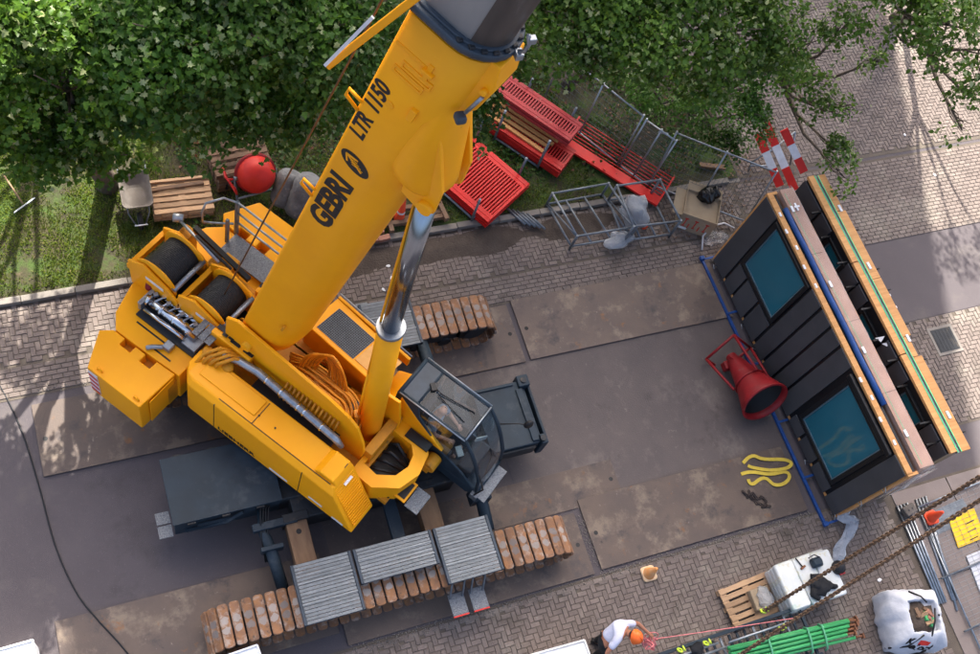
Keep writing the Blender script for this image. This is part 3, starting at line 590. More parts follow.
part(lambda m: (m.bx(3.22, 3.36, -.60, .5, 1.05, 1.10), m.bx(2.4, 3.2, .60, .66, 1.05, 1.09)), 'raised_edge', 'slate', fbx, .01)
part(lambda m: m.bx(2.4, 3.3, -.69, -.64, .62, .95), 'side_rail', 'dark_steel', fbx, .01)
for s in (-.6, .64): part(lambda m: m.cyl((3.42, s, 1.12), (3.42, s, 1.17), .06, n=14), 'lug', 'dark_steel', fbx)
# ---- walkways over the tracks: every slat is its own piece
def walkway(u0, u1, v0, v1, z=1.22):
    wk = part(lambda m: (m.bx(u0, u0+.05, v0, v1, z-.10, z+.02), m.bx(u1-.05, u1, v0, v1, z-.10, z+.02), m.bx(u0, u1, v0, v0+.02, z-.06, z), m.bx(u0, u1, v1-.02, v1, z-.06, z)), 'walkway', 'collar_slate', None, .006)
    n = int(round((v1-v0)/.062)); m = MB(); ln = u1-u0-.11; m.bx(-ln/2, ln/2, -.0265, .0265, -.014, .0)
    for e in (-.018, .0, .018): m.bx(-ln/2, ln/2, e-.0035, e+.0035, 0, .008)
    me = None
    for i in range(n):
        if me is None: o = m.build('slat', 'slat_metal', wk); me = o.data
        else: o = bpy.data.objects.new('slat', me); COL.objects.link(o); o.parent = wk
        o.location = ((u0+u1)/2, v0+(i+.5)*(v1-v0)/n, z)
    for e in (.33, .67):
        b = MB(); b.bx(u0+.05, u1-.05, v0+(v1-v0)*e-.014, v0+(v1-v0)*e+.014, z+.001, z+.016); b.build('batten', 'slat_metal', wk)
    return wk
walkway(-1.86, -.78, -2.85, -1.79); walkway(-.74, .72, -2.42, -1.79); walkway(.76, 1.83, -2.83, -1.79); walkway(.62, 1.67, 1.82, 2.86); walkway(-.5, .60, 1.82, 2.5)
for x0 in (.82, 1.22):
    st = part(lambda m: (m.bx(x0, x0+.30, -3.32, -2.92, .62, .645)), 'step', 'tread', None, .006)
    part(lambda m: (m.beam((x0+.03, -2.8, 1.15), (x0+.03, -3.0, .63), .03, .03), m.beam((x0+.27, -2.8, 1.15), (x0+.27, -3.0, .63), .03, .03)), 'step_bracket', 'galv_dull', st)
    part(lambda m: (m.bx(x0, x0+.30, -3.345, -3.32, .61, .655)), 'step_edge', 'signal_red', st)
for k in range(3): part(lambda m: m.bx(.1+k*.3, .34+k*.3, 2.92, 3.12, .66+.02*k, .69+.02*k), 'step', 'tread', None, .006)
# ---- superstructure deck and cheeks
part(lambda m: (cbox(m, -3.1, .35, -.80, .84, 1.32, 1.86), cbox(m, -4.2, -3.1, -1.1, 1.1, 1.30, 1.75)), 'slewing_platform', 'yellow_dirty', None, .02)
def cheek(l0, l1):
    pts = [(-2.95, 1.86)]+[cp(*p, l0) for p in ((226, 318), (237, 322), (330, 401), (349, 419), (357, 429))]+[(.10, 2.62), (.16, 2.3), (.14, 1.86)]
    part(lambda m: cprism(m, pts, l0, l1), 'cheek_plate', 'yellow', None, .012)
cheek(-.50, -.44); cheek(.48, .54)
part(lambda m: m.cyl(c3(-2.45, -.58, 3.1), c3(-2.45, .62, 3.1), .09, n=18), 'boom_pivot', 'yellow')
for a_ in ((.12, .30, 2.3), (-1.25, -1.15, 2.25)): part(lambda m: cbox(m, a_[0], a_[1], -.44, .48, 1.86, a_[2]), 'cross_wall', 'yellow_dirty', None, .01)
# front yoke with the dark opening
yk = [cz(*p, 2.05) for p in ((352, 452), (372, 432), (400, 440), (418, 462), (412, 478), (396, 486), (372, 478))]
def yoke(m):
    o_ = [(.16, -.80), (.62, -.82), (1.02, -.52), (1.14, -.10), (1.05, .30), (.85, .52), (.16, .52)]; i_ = [(.26, -.55), (.55, -.58), (.82, -.38), (.90, -.10), (.84, .12), (.70, .26), (.26, .26)]; n = len(o_)
    for z, k in ((2.06, 0), (1.42, 1)): m.add([c3(f, l, z) for f, l in o_]+[c3(f, l, z) for f, l in i_], [tuple((i, (i+1) % n, n+(i+1) % n, n+i)[::1 if not k else -1]) for i in range(n)])
    for pts, sg in ((o_, 1), (i_, -1)): m.add([c3(f, l, z) for z in (1.42, 2.06) for f, l in pts], [tuple((i, (i+1) % n, n+(i+1) % n, n+i)[::sg]) for i in range(n)])
part(yoke, 'front_yoke', 'yellow', None, .015)
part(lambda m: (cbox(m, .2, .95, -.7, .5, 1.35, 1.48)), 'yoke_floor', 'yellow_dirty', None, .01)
part(lambda m: cbox(m, .31, .94, -.61, .29, 1.505, 1.53), 'opening', 'greasy_black')
for k in range(4): part(lambda m: m.tube([c3(.2, -.4+.16*k, 1.6), c3(.5, -.45+.2*k, 1.95), c3(.8, -.2+.1*k, 1.7), c3(.95, -.1+.05*k, 1.55)], .035, 8), 'hose', 'greasy_black')
part(lambda m: (cbox(m, .5, 1.0, .31, .50, 2.05, 2.10)), 'grip_pad', 'black', None, .005)
part(lambda m: (cprism(m, [(.05, 2.0), (.12, 2.9), (.55, 2.5), (1.2, 2.0)], .52, .60)), 'cab_bracket', 'yellow', None, .01)
part(lambda m: (m.cyl(c3(1.15, .22, 1.7), c3(1.15, .5, 1.7), .14, n=16), cbox(m, .9, 1.2, .2, .48, 1.5, 1.75)), 'hydraulic_motor', 'yellow_dirty', None, .01)
stp = part(lambda m: cbox(m, .98, 1.22, -.55, -.12, 1.62, 1.66), 'step', 'yellow', None, .01); part(lambda m: cbox(m, 1.23, 1.52, -.55, -.10, 1.52, 1.55), 'tread_plate', 'tread', stp, .01); part(lambda m: cbox(m, 1.02, 1.18, -.50, -.17, 1.661, 1.672), 'grip_pad', 'black', stp)
# ---- engine hood with nose grille
HI, HO = -.86, -1.50
hood = MB()
rear = [(-3.16, HI, 2.50), (-3.16, HO+.25, 2.50), (-2.98, HO, 2.42), (-2.98, HO, 1.42), (-3.16, HO+.25, 1.42), (-3.16, HI, 1.42)]
def hring(f, dz=0.0, df_bot=0.0): return [c3(f, HI, 2.60+dz), c3(f, HO+.10, 2.60+dz), c3(f+df_bot*.12, HO, 2.48+dz), c3(f+df_bot, HO, 1.42), c3(f+df_bot, HI, 1.42)]
hood.loft([[c3(-3.16, HI, 2.5), c3(-3.16, HO+.35, 2.5), c3(-3.10, HO+.22, 2.4), c3(-3.10, HO+.22, 1.42), c3(-3.16, HI, 1.42)], [c3(-3.0, HI, 2.6), c3(-3.0, HO+.14, 2.6), c3(-2.92, HO+.02, 2.48), c3(-2.92, HO+.02, 1.42), c3(-3.0, HI, 1.42)], hring(-2.85), hring(.18, -.02, .62)], True, False)
hd = hood.build('engine_hood', 'yellow', crane, .025)
part(lambda m: (cbox(m, -2.32, -2.305, HO-.004, HO+.02, 1.44, 2.50), cbox(m, -2.30, .10, HO+.106, HO+.118, 2.59, 2.603), cbox(m, -.42, -.405, HO-.004, HO+.02, 1.44, 2.48)), 'panel_gap', 'black', hd)
part(lambda m: (cbox(m, -1.60, -1.588, HO+.12, HI-.05, 2.59, 2.604),), 'panel_gap', 'black', hd)
for f in (-1.45, -1.1): part(lambda m: m.cyl(c3(f-.14, HO+.30, 2.6), c3(f-.14, HO+.30, 2.612), .018, n=8), 'latch', 'black', hd)
part(lambda m: cbox(m, -2.85, -1.65, HI-.40, HI-.06, 2.60, 2.625), 'raised_panel', 'yellow', hd, .02)
part(lambda m: cprism(m, [(-.28, 2.58), (-.16, 2.70), (.12, 2.68), (.2, 2.57)], HO+.14, HI-.02), 'nose_ridge', 'yellow', hd, .02)
n0, n1 = V((.19, 0, 2.52)), V((.80, 0, 1.46)); nd = (n1-n0)
for i in range(17):
    p = n0+nd*(i+.8)/18.5
    part(lambda m: m.beam(c3(p.x+.012, HO+.09, p.z+.008), c3(p.x+.012, HI-.06, p.z+.008), .034, .022, (F*nd.z*-1+Z*nd.x)), 'louvre', 'yellow', hd, .004)
part(lambda m: cbox(m, .05, .12, HI-.18, HI-.08, 2.60, 2.68), 'stop', 'black', hd)
text('maker_lettering', 'LIEBHERR', .17, frame3(c3(-2.22, HO-.006, 1.52), F, Z), 'print_black', hd, .003, 1.15)
for f0, f1, z0 in ((-1.05, -.65, 1.5), (-.18, .12, 1.58), (.35, .6, 1.46)): part(lambda m: cbox(m, f0, f1, HO-.006, HO-.002, z0, z0+.07), 'sticker', 'white', hd)
part(lambda m: cbox(m, .22, .3, HO+.3, HO+.5, 2.44, 2.45), 'sticker', 'white', hd)
# silver exhaust pipe with clamps, on the hood's inner edge
f0, l0 = cz(226, 355, 2.74); f1, l1 = cz(258, 372, 2.74); f2, l2 = cz(336, 439, 2.74)
ep = part(lambda m: m.tube([c3(f0-.12, l0+.02, 2.50), c3(f0, l0, 2.70), c3(f0+.25, (l0+l1)/2, 2.76), c3(f1, l1, 2.74), c3(f2, l2, 2.74), c3(f2+.14, l2, 2.6)], [.05, .065, .07, .075, .07, .05], 14), 'exhaust_pipe', 'galv')
for t in (.12, .3, .52, .60, .82):
    a = c3(f1, l1, 2.74).lerp(c3(f2, l2, 2.74), t); part(lambda m: m.tube([a-F*.02, a+F*.02], .086, 14), 'clamp', 'chrome', ep)
# round yellow caps at the rear of the hood, with pipes
for k in range(3): part(lambda m: m.lathe([(.001, .14), (.08, .13), (.10, .08), (.10, 0)], c3(-3.0+.22*k, -.86+.12*(k % 2), 2.55), Z, 16), 'filler_cap', 'yellow_dirty')
for k in range(4):
    o_ = .10*k; part(lambda m: m.tube([c3(-3.05+o_, -1.15+.05*k, 2.5), c3(-2.98+o_, -.98, 2.78), c3(-2.82+o_, -.75, 2.85), c3(-2.62+o_, -.58, 2.7), c3(-2.5+o_, -.55, 2.4)], .032, 8), 'hose', 'yellow_dirty')
# ---- hoses in the bay under the boom foot
for k in range(15):                                               # sweep of parallel hoses towards the cylinder foot
    r_ = .14+.036*k; zc = 2.62-.012*k+.05*math.sin(k*2.3); cf, cl_ = -.78, -.42
    p = [c3(cf-r_*.2-.75, cl_+.05+r_*.9, zc-.05), c3(cf-r_*.2-.35, cl_+r_*1.0, zc+.02)]+[c3(cf+r_*math.cos(R(a)), cl_+r_*math.sin(R(a)), zc+.03*math.sin(a*.05+k)) for a in (100, 75, 50, 28)]+[c3(cf+r_*1.0, cl_+.12, zc-.2)]
    p = [c3(-1.75-.02*k, cl_+.10+r_*.85, 2.15)]+p
    part(lambda m: m.tube(smooth(p), .021 if k % 3 else .027, 7), 'hose', 'hose_orange')
for k in range(6):                                                # upright loops below the boom foot
    f_ = -1.55+.05*k; p = [c3(f_, -.30+.04*k, 2.0), c3(f_-.12, -.05+.03*k, 2.45), c3(f_-.05, .18+.02*k, 2.78+.03*k), c3(f_+.22, .28, 2.80+.03*k), c3(f_+.40+.03*k, .15, 2.5), c3(f_+.42+.03*k, -.05, 2.1)]
    part(lambda m: m.tube(smooth(p), .026, 7), 'hose', 'hose_orange')
for k in range(9): part(lambda m: m.tube([c3(-1.9+.06*k, -.40, 2.05), c3(-1.25+.05*k, .0, 2.12+.02*(k % 3)), c3(-.75+.04*k, .42, 2.1)], .024, 7), 'hose', 'hose_orange')
for k in range(14): part(lambda m: m.cyl(c3(-1.55+.085*k, -.50, 2.86), c3(-1.55+.085*k, -.70, 2.55), .022, n=8), 'hose_fitting', 'hose_orange')
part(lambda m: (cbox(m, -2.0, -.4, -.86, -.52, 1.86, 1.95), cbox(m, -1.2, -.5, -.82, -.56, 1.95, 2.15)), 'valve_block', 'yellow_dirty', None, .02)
part(lambda m: cbox(m, -2.1, -.35, -.84, -.51, 2.30, 2.34), 'gap_shade_sheet', 'greasy_black')  # black sheet put in for the shade down between cheek plate and hood
part(lambda m: cbox(m, -.55, -.38, -.05, .12, 2.45, 2.52), 'junction_box', 'black', None, .01)
# ---- left deck with radiator grille
rd = [cz(*p, 2.6) for p in ((306, 324), (338, 298), (394, 350), (378, 388))]
deck = part(lambda m: cplan(m, rd, 1.45, 2.6), 'cooler_housing', 'yellow', None, .02)
a_, b_, c_, d_ = [c3(f, l, 2.604) for f, l in rd]
gx = (d_-a_); gy = (b_-a_)
def dk(u, v, z=0): return a_+gx*u+gy*v+Z*z
part(lambda m: m.add([dk(.10, .12), dk(.60, .12), dk(.60, .82), dk(.10, .82)], [(0, 1, 2, 3)]), 'grille', 'greasy_black', deck)
def mesh_wires(m):
    for i in range(25): m.beam(dk(.10+.5*i/24, .12, .006), dk(.10+.5*i/24, .82, .006), .005, .005)
    for i in range(15): m.beam(dk(.10, .12+.7*i/14, .008), dk(.60, .12+.7*i/14, .008), .005, .005)
part(mesh_wires, 'grille_mesh', 'galv_dull', deck)
part(lambda m: m.prism([(.62, .14), (.97, .14), (.97, .84), (.62, .84)], dk(0, 0, .002), gx, gy, Z*.012), 'cover_plate', 'pale_plate', deck, .004)
part(lambda m: m.cyl(dk(.86, .5, .014), dk(.86, .5, .018), .055, n=14), 'cover_hole', 'greasy_black', deck)
part(lambda m: (m.tube([dk(0, 1.06, .10), dk(1.0, 1.06, .10)], .018, 8), m.tube([dk(.72, .72, .02), dk(.74, 1.06, .10)], .02, 8)), 'grab_rail', 'galv', deck)
part(lambda m: m.prism([(0, 1.0), (1, 1.0), (1, 1.07), (0, 1.07)], dk(0, 0, -.25), gx, gy, Z*.26), 'edge_plate', 'yellow', deck, .006)
# ---- counterweight
def cw_side(sgn, l_c=.08):
    q = lambda f, l: (f, l_c+sgn*l)
    poly = [q(-3.32, 1.42), q(-3.36, 2.27), q(-4.52, 2.27), q(-4.86, 1.62), q(-4.68, 1.46), q(-4.42, 1.46), q(-4.42, 1.60), q(-4.18, 1.60), q(-4.18, 1.46), q(-3.95, 1.46), q(-3.95, 1.62), q(-3.72, 1.62), q(-3.72, 1.44)]
    return part(lambda m: cplan(m, poly, .98, 2.0), 'counterweight_block', 'yellow', None, .018)
cwr = cw_side(-1); cwl = cw_side(1)
slab = part(lambda m: (cplan(m, [(-3.25, -1.32), (-3.7, -1.34), (-4.66, -1.36), (-4.9, -1.1), (-5.08, -.5), (-5.08, .66), (-4.9, 1.26), (-4.66, 1.5), (-3.7, 1.5), (-3.25, 1.48)], 1.0, 1.985)), 'counterweight_slab', 'yellow', None, .018)
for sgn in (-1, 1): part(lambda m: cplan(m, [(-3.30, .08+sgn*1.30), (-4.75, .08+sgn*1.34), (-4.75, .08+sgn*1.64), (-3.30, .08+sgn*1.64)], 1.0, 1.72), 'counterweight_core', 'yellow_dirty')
for f in (-4.32, -3.5): part(lambda m: m.tube([c3(f-.05, -2.10, 2.0), c3(f-.05, -2.10, 2.06), c3(f+.05, -2.10, 2.06), c3(f+.05, -2.10, 2.0)], .016, 6), 'lifting_lug', 'yellow', cwr)
part(lambda m: cbox(m, -3.95, -3.55, -1.22, -1.19, 1.985, 1.992), 'slot', 'black', slab)
part(lambda m: (cbox(m, -4.5, -3.7, -1.02, -.99, 1.985, 1.991)), 'slot', 'black', slab)
part(lambda m: (cbox(m, -4.0, -3.76, -1.66, -1.63, 1.74, 1.86), cbox(m, -3.9, -3.84, -1.62, -1.50, 1.8, 1.86)), 'hook', 'yellow', cwr, .006)
part(lambda m: cbox(m, -3.335, -3.325, -1.95, -1.80, 1.62, 1.70), 'sticker', 'pane_dark', cwr)
part(lambda m: cbox(m, -3.318, -3.30, -2.0, -1.40, 1.05, 1.95), 'end_plate', 'yellow', cwr, .01)
hz = part(lambda m: cbox(m, -4.50, -4.30, -2.206, -2.193, 1.10, 1.92), 'hazard_board', 'sheet_white', cwr)
for k in range(4): part(lambda m: m.prism([(-4.498, 1.14+k*.20), (-4.302, 1.10+k*.20), (-4.302, 1.20+k*.20), (-4.498, 1.24+k*.20)], c3(0, -2.2065, 0), F, Z, L*-.003), 'stripe', 'signal_red', hz)
# chrome slide cylinders on the counterweight
un = MB()
for l, r_, f0_, f1_ in ((-.62, .095, -4.62, -3.45), (-.42, .06, -4.55, -3.35), (-.80, .04, -4.5, -3.6)): un.cyl(c3(f0_, l, 2.18), c3(f1_, l, 2.22), r_, n=16)
for f in (-4.55, -4.25, -3.95, -3.65): un.cyl(c3(f-.03, -.62, 2.18), c3(f+.03, -.62, 2.18), .115, n=16)
uo = un.build('slide_cylinder', 'chrome', crane)
part(lambda m: cbox(m, -3.62, -3.32, -.85, -.35, 2.0, 2.12), 'cylinder_mount', 'galv', uo, .01); part(lambda m: cbox(m, -4.66, -4.58, -.80, -.30, 2.0, 2.25), 'cylinder_mount', 'galv', uo, .01)
for k in range(3): part(lambda m: cbox(m, -3.42+.14*k, -3.30+.14*k, -.80, -.46, 2.72, 2.74), 'tread_plate', 'tread', None, .005)
part(lambda m: (cbox(m, -3.82, -3.66, -1.12, -.95, 2.0, 2.14), m.tube([c3(-3.8, -1.1, 2.06), c3(-3.95, -1.22, 2.06), c3(-4.02, -1.30, 2.04)], .045, 10)), 'air_filter', 'galv', None, .02)
for k in range(7):
    part(lambda m: (m.box(c3(-4.5+.15*k, -.50+.05*(k % 2), 2.30+.02*(k % 3)), (.08, .07, .07)), m.cyl(c3(-4.48+.15*k, -.70, 2.24), c3(-4.36+.15*k, -.44, 2.30), .022, n=8)), 'valve_fitting', 'chrome' if k % 2 else 'galv', uo, .006)
part(lambda m: cbox(m, -4.6, -3.3, -.92, -.28, 1.99, 2.05), 'cylinder_tray', 'dark_steel', uo, .01)
for f_, l_ in ((-2.78, -.56), (-2.50, -.56), (-3.12, -.50), (-2.95, .42), (-3.05, .60)): part(lambda m: cbox(m, f_, f_+.2, l_, l_+.09, 2.865 if l_ < 0 else 2.70, 2.88 if l_ < 0 else 2.715), 'grip_pad', 'black', None, .004)
for k in range(10): part(lambda m: m.tube(smooth([c3(-3.2+.03*k, -.50+.1*(k % 5), 2.3), c3(-3.0+.02*k, -.35+.08*(k % 5), 2.65+.02*k), c3(-2.8+.03*k, -.30+.12*(k % 4), 2.4)]), .02, 6), 'hose', 'yellow_dirty')
part(lambda m: m.lathe([(.001, .13), (.07, .12), (.085, .0)], c3(-4.72, -.42, 2.2), Z, 14), 'warning_lamp', 'red_dark')
# ---- winches
def winch(f, l, z, r, hw):
    wf = part(lambda m: [cprism(m, [(f-.52, 1.9), (f-.56, z+.12), (f-.2, z+.36), (f+.35, z+.12), (f+.56, z-.1), (f+.5, 1.9)], l+s*(hw+.10)-.025, l+s*(hw+.10)+.025) for s in (-1, 1)], 'winch_frame', 'yellow', None, .012)
    part(lambda m: (cbox(m, f-.60, f-.50, l-hw-.12, l+hw+.12, z-.2, z-.05), cbox(m, f+.50, f+.58, l-hw-.12, l+hw+.12, z-.42, z-.25)), 'winch_crossbar', 'yellow', wf, .01)
    prof = [(r*.98, -hw)]
    nw = 20
    for i in range(nw):
        a = -hw+2*hw*i/nw; w_ = 2*hw/nw; prof += [(r*.985, a+.02*w_), (r, a+.3*w_), (r, a+.7*w_), (r*.985, a+.98*w_)]
    part(lambda m: m.lathe(prof, c3(f, l, z), L, 32), 'rope_drum', 'rope_black', wf)
    part(lambda m: [m.lathe([(.03, -.018), (r+.1, -.018), (r+.1, .018), (.03, .018)], c3(f, l+s*(hw+.03), z), L, 32) for s in (-1, 1)], 'drum_flange', 'yellow', wf)
    part(lambda m: m.cyl(c3(f+.42, l-hw-.05, z+.12), c3(f+.42, l+hw+.05, z+.12), .05, n=12), 'pressure_roller', 'galv', wf)
    part(lambda m: cbox(m, f-.15, f+.25, l-hw-.131, l-hw-.126, z-.05, z+.04), 'sticker', 'white', wf)
    part(lambda m: cbox(m, f+.05, f+.50, l-hw, l+hw, z-.5, z-.44), 'sump', 'greasy_black', wf)
    return wf
winch(-4.62, .02, 2.55, .36, .34); winch(-3.50, .02, 2.60, .34, .32)
part(lambda m: (m.beam(c3(-4.75, .80, 2.72), c3(-3.35, .62, 2.74), .10, .10), m.beam(c3(-4.6, .66, 2.8), c3(-3.7, .55, 2.8), .05, .05)), 'folding_linkage', 'black', None, .01)
part(lambda m: (m.cyl(c3(-5.05, .72, 2.78), c3(-3.95, .52, 2.78), .03, n=10), m.cyl(c3(-5.15, .68, 2.78), c3(-5.0, .78, 2.78), .08, n=12)), 'linkage_rod', 'galv')
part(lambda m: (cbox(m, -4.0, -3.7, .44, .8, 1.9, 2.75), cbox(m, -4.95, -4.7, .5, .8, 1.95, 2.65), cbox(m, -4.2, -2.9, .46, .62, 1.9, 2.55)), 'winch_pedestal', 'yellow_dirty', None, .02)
for k in range(4): part(lambda m: cbox(m, -3.05+.30*k, -2.85+.30*k, .50, .60, 3.05-.05*k, 3.06-.05*k) if k < 2 else cbox(m, -3.2+.12*k, -3.1+.12*k, -.6+.02*k, -.5, 2.9, 2.91), 'grip_pad', 'black', None, .003)
part(lambda m: (cbox(m, -3.15, -2.3, -.62, -.50, 2.5, 2.86), cbox(m, -3.15, -2.4, .54, .8, 1.9, 2.7)), 'rear_bracket', 'yellow', None, .02)
# tread platform and guard rails at the left rear
pf = part(lambda m: cbox(m, -4.35, -2.75, .98, 1.46, 2.10, 2.14), 'service_platform', 'tread', None, .008)
def rails(m):
    for z in (2.45, 2.78, 3.12): m.tube([c3(-4.38, 1.52, z), c3(-2.95, 1.52, z-.04)], .022, 8)
    for f in (-4.38, -2.95): m.tube([c3(f, 1.52, 2.02), c3(f, 1.52, 3.14)], .022, 8)
    m.tube([c3(-4.38, 1.52, 3.12), c3(-4.62, 1.42, 3.14), c3(-4.78, 1.12, 3.14), c3(-4.78, 1.02, 2.95), c3(-4.78, 1.04, 2.6), c3(-4.7, 1.2, 2.45), c3(-4.4, 1.45, 2.45)], .022, 8)
part(rails, 'guard_rail', 'galv', pf)
part(lambda m: (cbox(m, -4.42, -4.36, 1.48, 1.56, 2.0, 3.14), cbox(m, -4.40, -4.34, 1.20, 1.26, 2.1, 2.9)), 'rail_bracket', 'galv_dull', pf, .01)
part(lambda m: (cbox(m, -2.75, -2.1, .9, 1.45, 1.5, 2.35)), 'tool_locker', 'yellow', None, .02)

# ---- boom
BL, BC, BW, BD = -.40, .02, .42, .97
tA, tB = V(cp(244, 318, BL)), V(cp(412, 3, BL)); bu = (tB-tA).normalized(); bw = V((bu.y, -bu.x))          # along boom, towards underside
def bp(s, w, l): p = tA+bu*s+bw*w; return c3(p.x, l, p.y)
SEND = (tB-tA).length
def bring(s, hw=BW, dep=BD, w0=0.0, flat=.50):
    e = .05; pts = [(-hw+e, w0), (-hw+.015, w0+.015), (-hw, w0+e), (-hw, w0+e+.02), (-hw, w0+dep*flat-.02)]
    for k in range(13):
        a = PI*k/12; pts.append((-hw*math.cos(a), w0+dep*flat+dep*(1-flat)*math.sin(a)))
    pts += [(hw, w0+dep*flat-.02), (hw, w0+e+.02), (hw, w0+e), (hw-.015, w0+.015), (hw-e, w0), (hw-e-.02, w0), (-hw+e+.02, w0)]
    return [bp(s, w_, BC+l_) for l_, w_ in reversed(pts)]
bm = MB()
bm.loft([bring(-1.00, BW, .45, .05), bring(-.97, BW, .57, .01), bring(-.80, BW, .74), bring(-.45, BW, .87), bring(.1, BW, .94), bring(.5), bring(2.5), bring(4.5), bring(6.5), bring(SEND-.12)])
boom = bm.build('boom', 'yellow', crane)
part(lambda m: m.loft([[bp(s, c_+rw*math.sin(2*PI*k/20), BC+rl*math.cos(2*PI*k/20)) for k in range(20)] for s, c_, rl, rw in ((8.3, .76, .25, .10), (7.7, .76, .39, .22), (7.15, .80, .43, .36), (6.75, .85, .445, .43), (6.60, .90, .44, .42), (6.52, .94, .39, .36))]), 'cylinder_bracket', 'yellow', boom)
for s in (-1, 1): part(lambda m: (m.prism([(6.25, .9), (6.9, .8), (7.6, .92), (6.8, 1.30), (6.35, 1.36), (6.18, 1.24)], c3(tA.x, BC+s*.28-.03, tA.y), F*bu.x+Z*bu.y, F*bw.x+Z*bw.y, L*.06), m.cyl(bp(6.38, 1.24, BC+s*.24), bp(6.38, 1.24, BC+s*.38), .10, n=16)), 'cylinder_lug', 'yellow', boom, .01)
# raised details on the boom's flank
def bpatch(m, s0, s1, w0, w1, t=.02, l=BL): m.prism([(s0, w0), (s1, w0), (s1, w1), (s0, w1)], c3(tA.x, l+.01, tA.y), F*bu.x+Z*bu.y, F*bw.x+Z*bw.y, L*-(t+.01))
for ss, ww in ((SEND-1.00, .16), (SEND-.86, .22)): part(lambda m: (bpatch(m, ss, ss+.03, ww, ww+.34, .012), bpatch(m, ss+.09, ss+.12, ww, ww+.34, .012), bpatch(m, ss, ss+.12, ww-.02, ww, .012), bpatch(m, ss, ss+.12, ww+.34, ww+.36, .012)), 'slot_frame', 'yellow', boom)
part(lambda m: bpatch(m, SEND-.62, SEND-.57, .04, .50, .008), 'weld_strip', 'yellow', boom)
part(lambda m: (bpatch(m, SEND-.75, SEND-.50, .44, .50, .02), bpatch(m, SEND-.65, SEND-.60, .40, .54, .05)), 'bracket', 'yellow', boom, .005)
part(lambda m: bpatch(m, SEND-1.45, SEND-1.25, .52, .60, .04), 'bracket', 'yellow', boom, .006)
part(lambda m: m.cyl(bp(SEND-1.5, .30, BL+.01), bp(SEND-1.5, .30, BL-.015), .05, n=14), 'plug', 'yellow', boom)
part(lambda m: bpatch(m, .75, .92, .62, .66, .035), 'bracket', 'yellow_dirty', boom, .004)
for px in ((306, 183), (356, 98)):
    f_, z_ = cp(*px, BL); s_ = (V((f_, z_))-tA).dot(bu); part(lambda m: (m.tube([bp(s_-.16, .03, BL), bp(s_-.05, -.16, BL-.02), bp(s_+.08, -.16, BL-.02), bp(s_+.02, .03, BL)], .022, 8)), 'rope_guide', 'yellow', boom)
# lettering on the flank
bux, bwx = F*bu.x+Z*bu.y, F*bw.x+Z*bw.y
def sw(px, py): f_, z_ = cp(px, py, BL); p = V((f_, z_))-tA; return p.dot(bu), p.dot(bw)
g0, g1 = sw(326, 229), sw(341, 169); i1 = sw(356, 184)
text('name_lettering', 'GEBRI', .46, frame3(bp(g0[0], max(g0[1], i1[1])-.01, BL-.004), bux, -bwx), 'print_black', boom, .020, 1.08)
lc = sw(354.6, 164.5)
def logo_ring(m, a0, b0, a1, b1, t, tilt=.35):
    n = 28; e = lambda a, b, th, z: c3(tA.x, BL-z, tA.y)+bux*(lc[0]+.02+a*math.cos(th)*math.cos(tilt)-b*math.sin(th)*math.sin(tilt))+bwx*(lc[1]+a*math.cos(th)*math.sin(tilt)+b*math.sin(th)*math.cos(tilt))
    m.add([e(a0, b0, 2*PI*k/n, t) for k in range(n)], [tuple(range(n))])
lg = part(lambda m: logo_ring(m, .150, .225, 0, 0, .004), 'emblem', 'print_black', boom)
def arrow(m):
    o = c3(tA.x, BL-.007, tA.y)+bux*(lc[0]+.02)+bwx*lc[1]
    for a, b in (((-.075, .12), (.07, -.15)), ((.07, -.15), (-.06, -.10)), ((.07, -.15), (.09, .02))):
        m.beam(o+bux*a[0]+bwx*a[1], o+bux*b[0]+bwx*b[1], .026, .003, L)
    for k in range(5): m.beam(o+bux*(-.035+.026*k)+bwx*(.13-.035*k), o+bux*(-.045+.026*k)+bwx*(-.03-.018*k), .012, .003, L)
part(arrow, 'arrow_mark', 'yellow', lg)
q0, q1 = sw(362, 141), sw(391, 80)
q2 = q0[0]+(q1[0]-q0[0])*.47
text('model_lettering', 'LTR', .285, frame3(bp(q0[0], q0[1], BL-.004), bux, -bwx), 'print_black', boom, .009, .95, .12); text('model_lettering', '1150', .285, frame3(bp(q2, q0[1], BL-.004), bux, -bwx), 'print_black', boom, .009, .95, .12)
# collar and inner telescopic section
part(lambda m: m.loft([bring(SEND-.07, BW+.02, BD+.05, -.025), bring(SEND-.04, BW+.03, BD+.06, -.03), bring(SEND+.02, BW+.03, BD+.06, -.03), bring(SEND+.03, BW+.01, BD+.03, -.01)]), 'boom_collar', 'collar_slate', crane)
col_ = part(lambda m: m.loft([bring(SEND+.02, BW-.02, BD-.03, .01), bring(SEND+.06, BW-.03, BD-.05, .02)]), 'wear_ring', 'collar_slate', crane)
for k in range(11):
    a = PI*(k+.5)/11
    part(lambda m: m.box(bp(SEND+.045, .5*BD+(BD*.5)*math.sin(a)*.955, BC-(BW)*math.cos(a)*.955), (.06, .06, .03)), 'wear_pad_bolt', 'dark_steel', col_, .01)
TEL = bring
part(lambda m: m.loft([bring(SEND-.1, BW-.07, BD-.13, .06), bring(SEND+4, BW-.07, BD-.13, .06), bring(SEND+10, BW-.07, BD-.13, .06)]), 'telescopic_section', 'boom_grey', crane)
part(lambda m: m.loft([bring(SEND+10, BW-.14, BD-.28, .12), bring(SEND+15, BW-.14, BD-.28, .12)]), 'telescopic_section', 'boom_grey', crane)
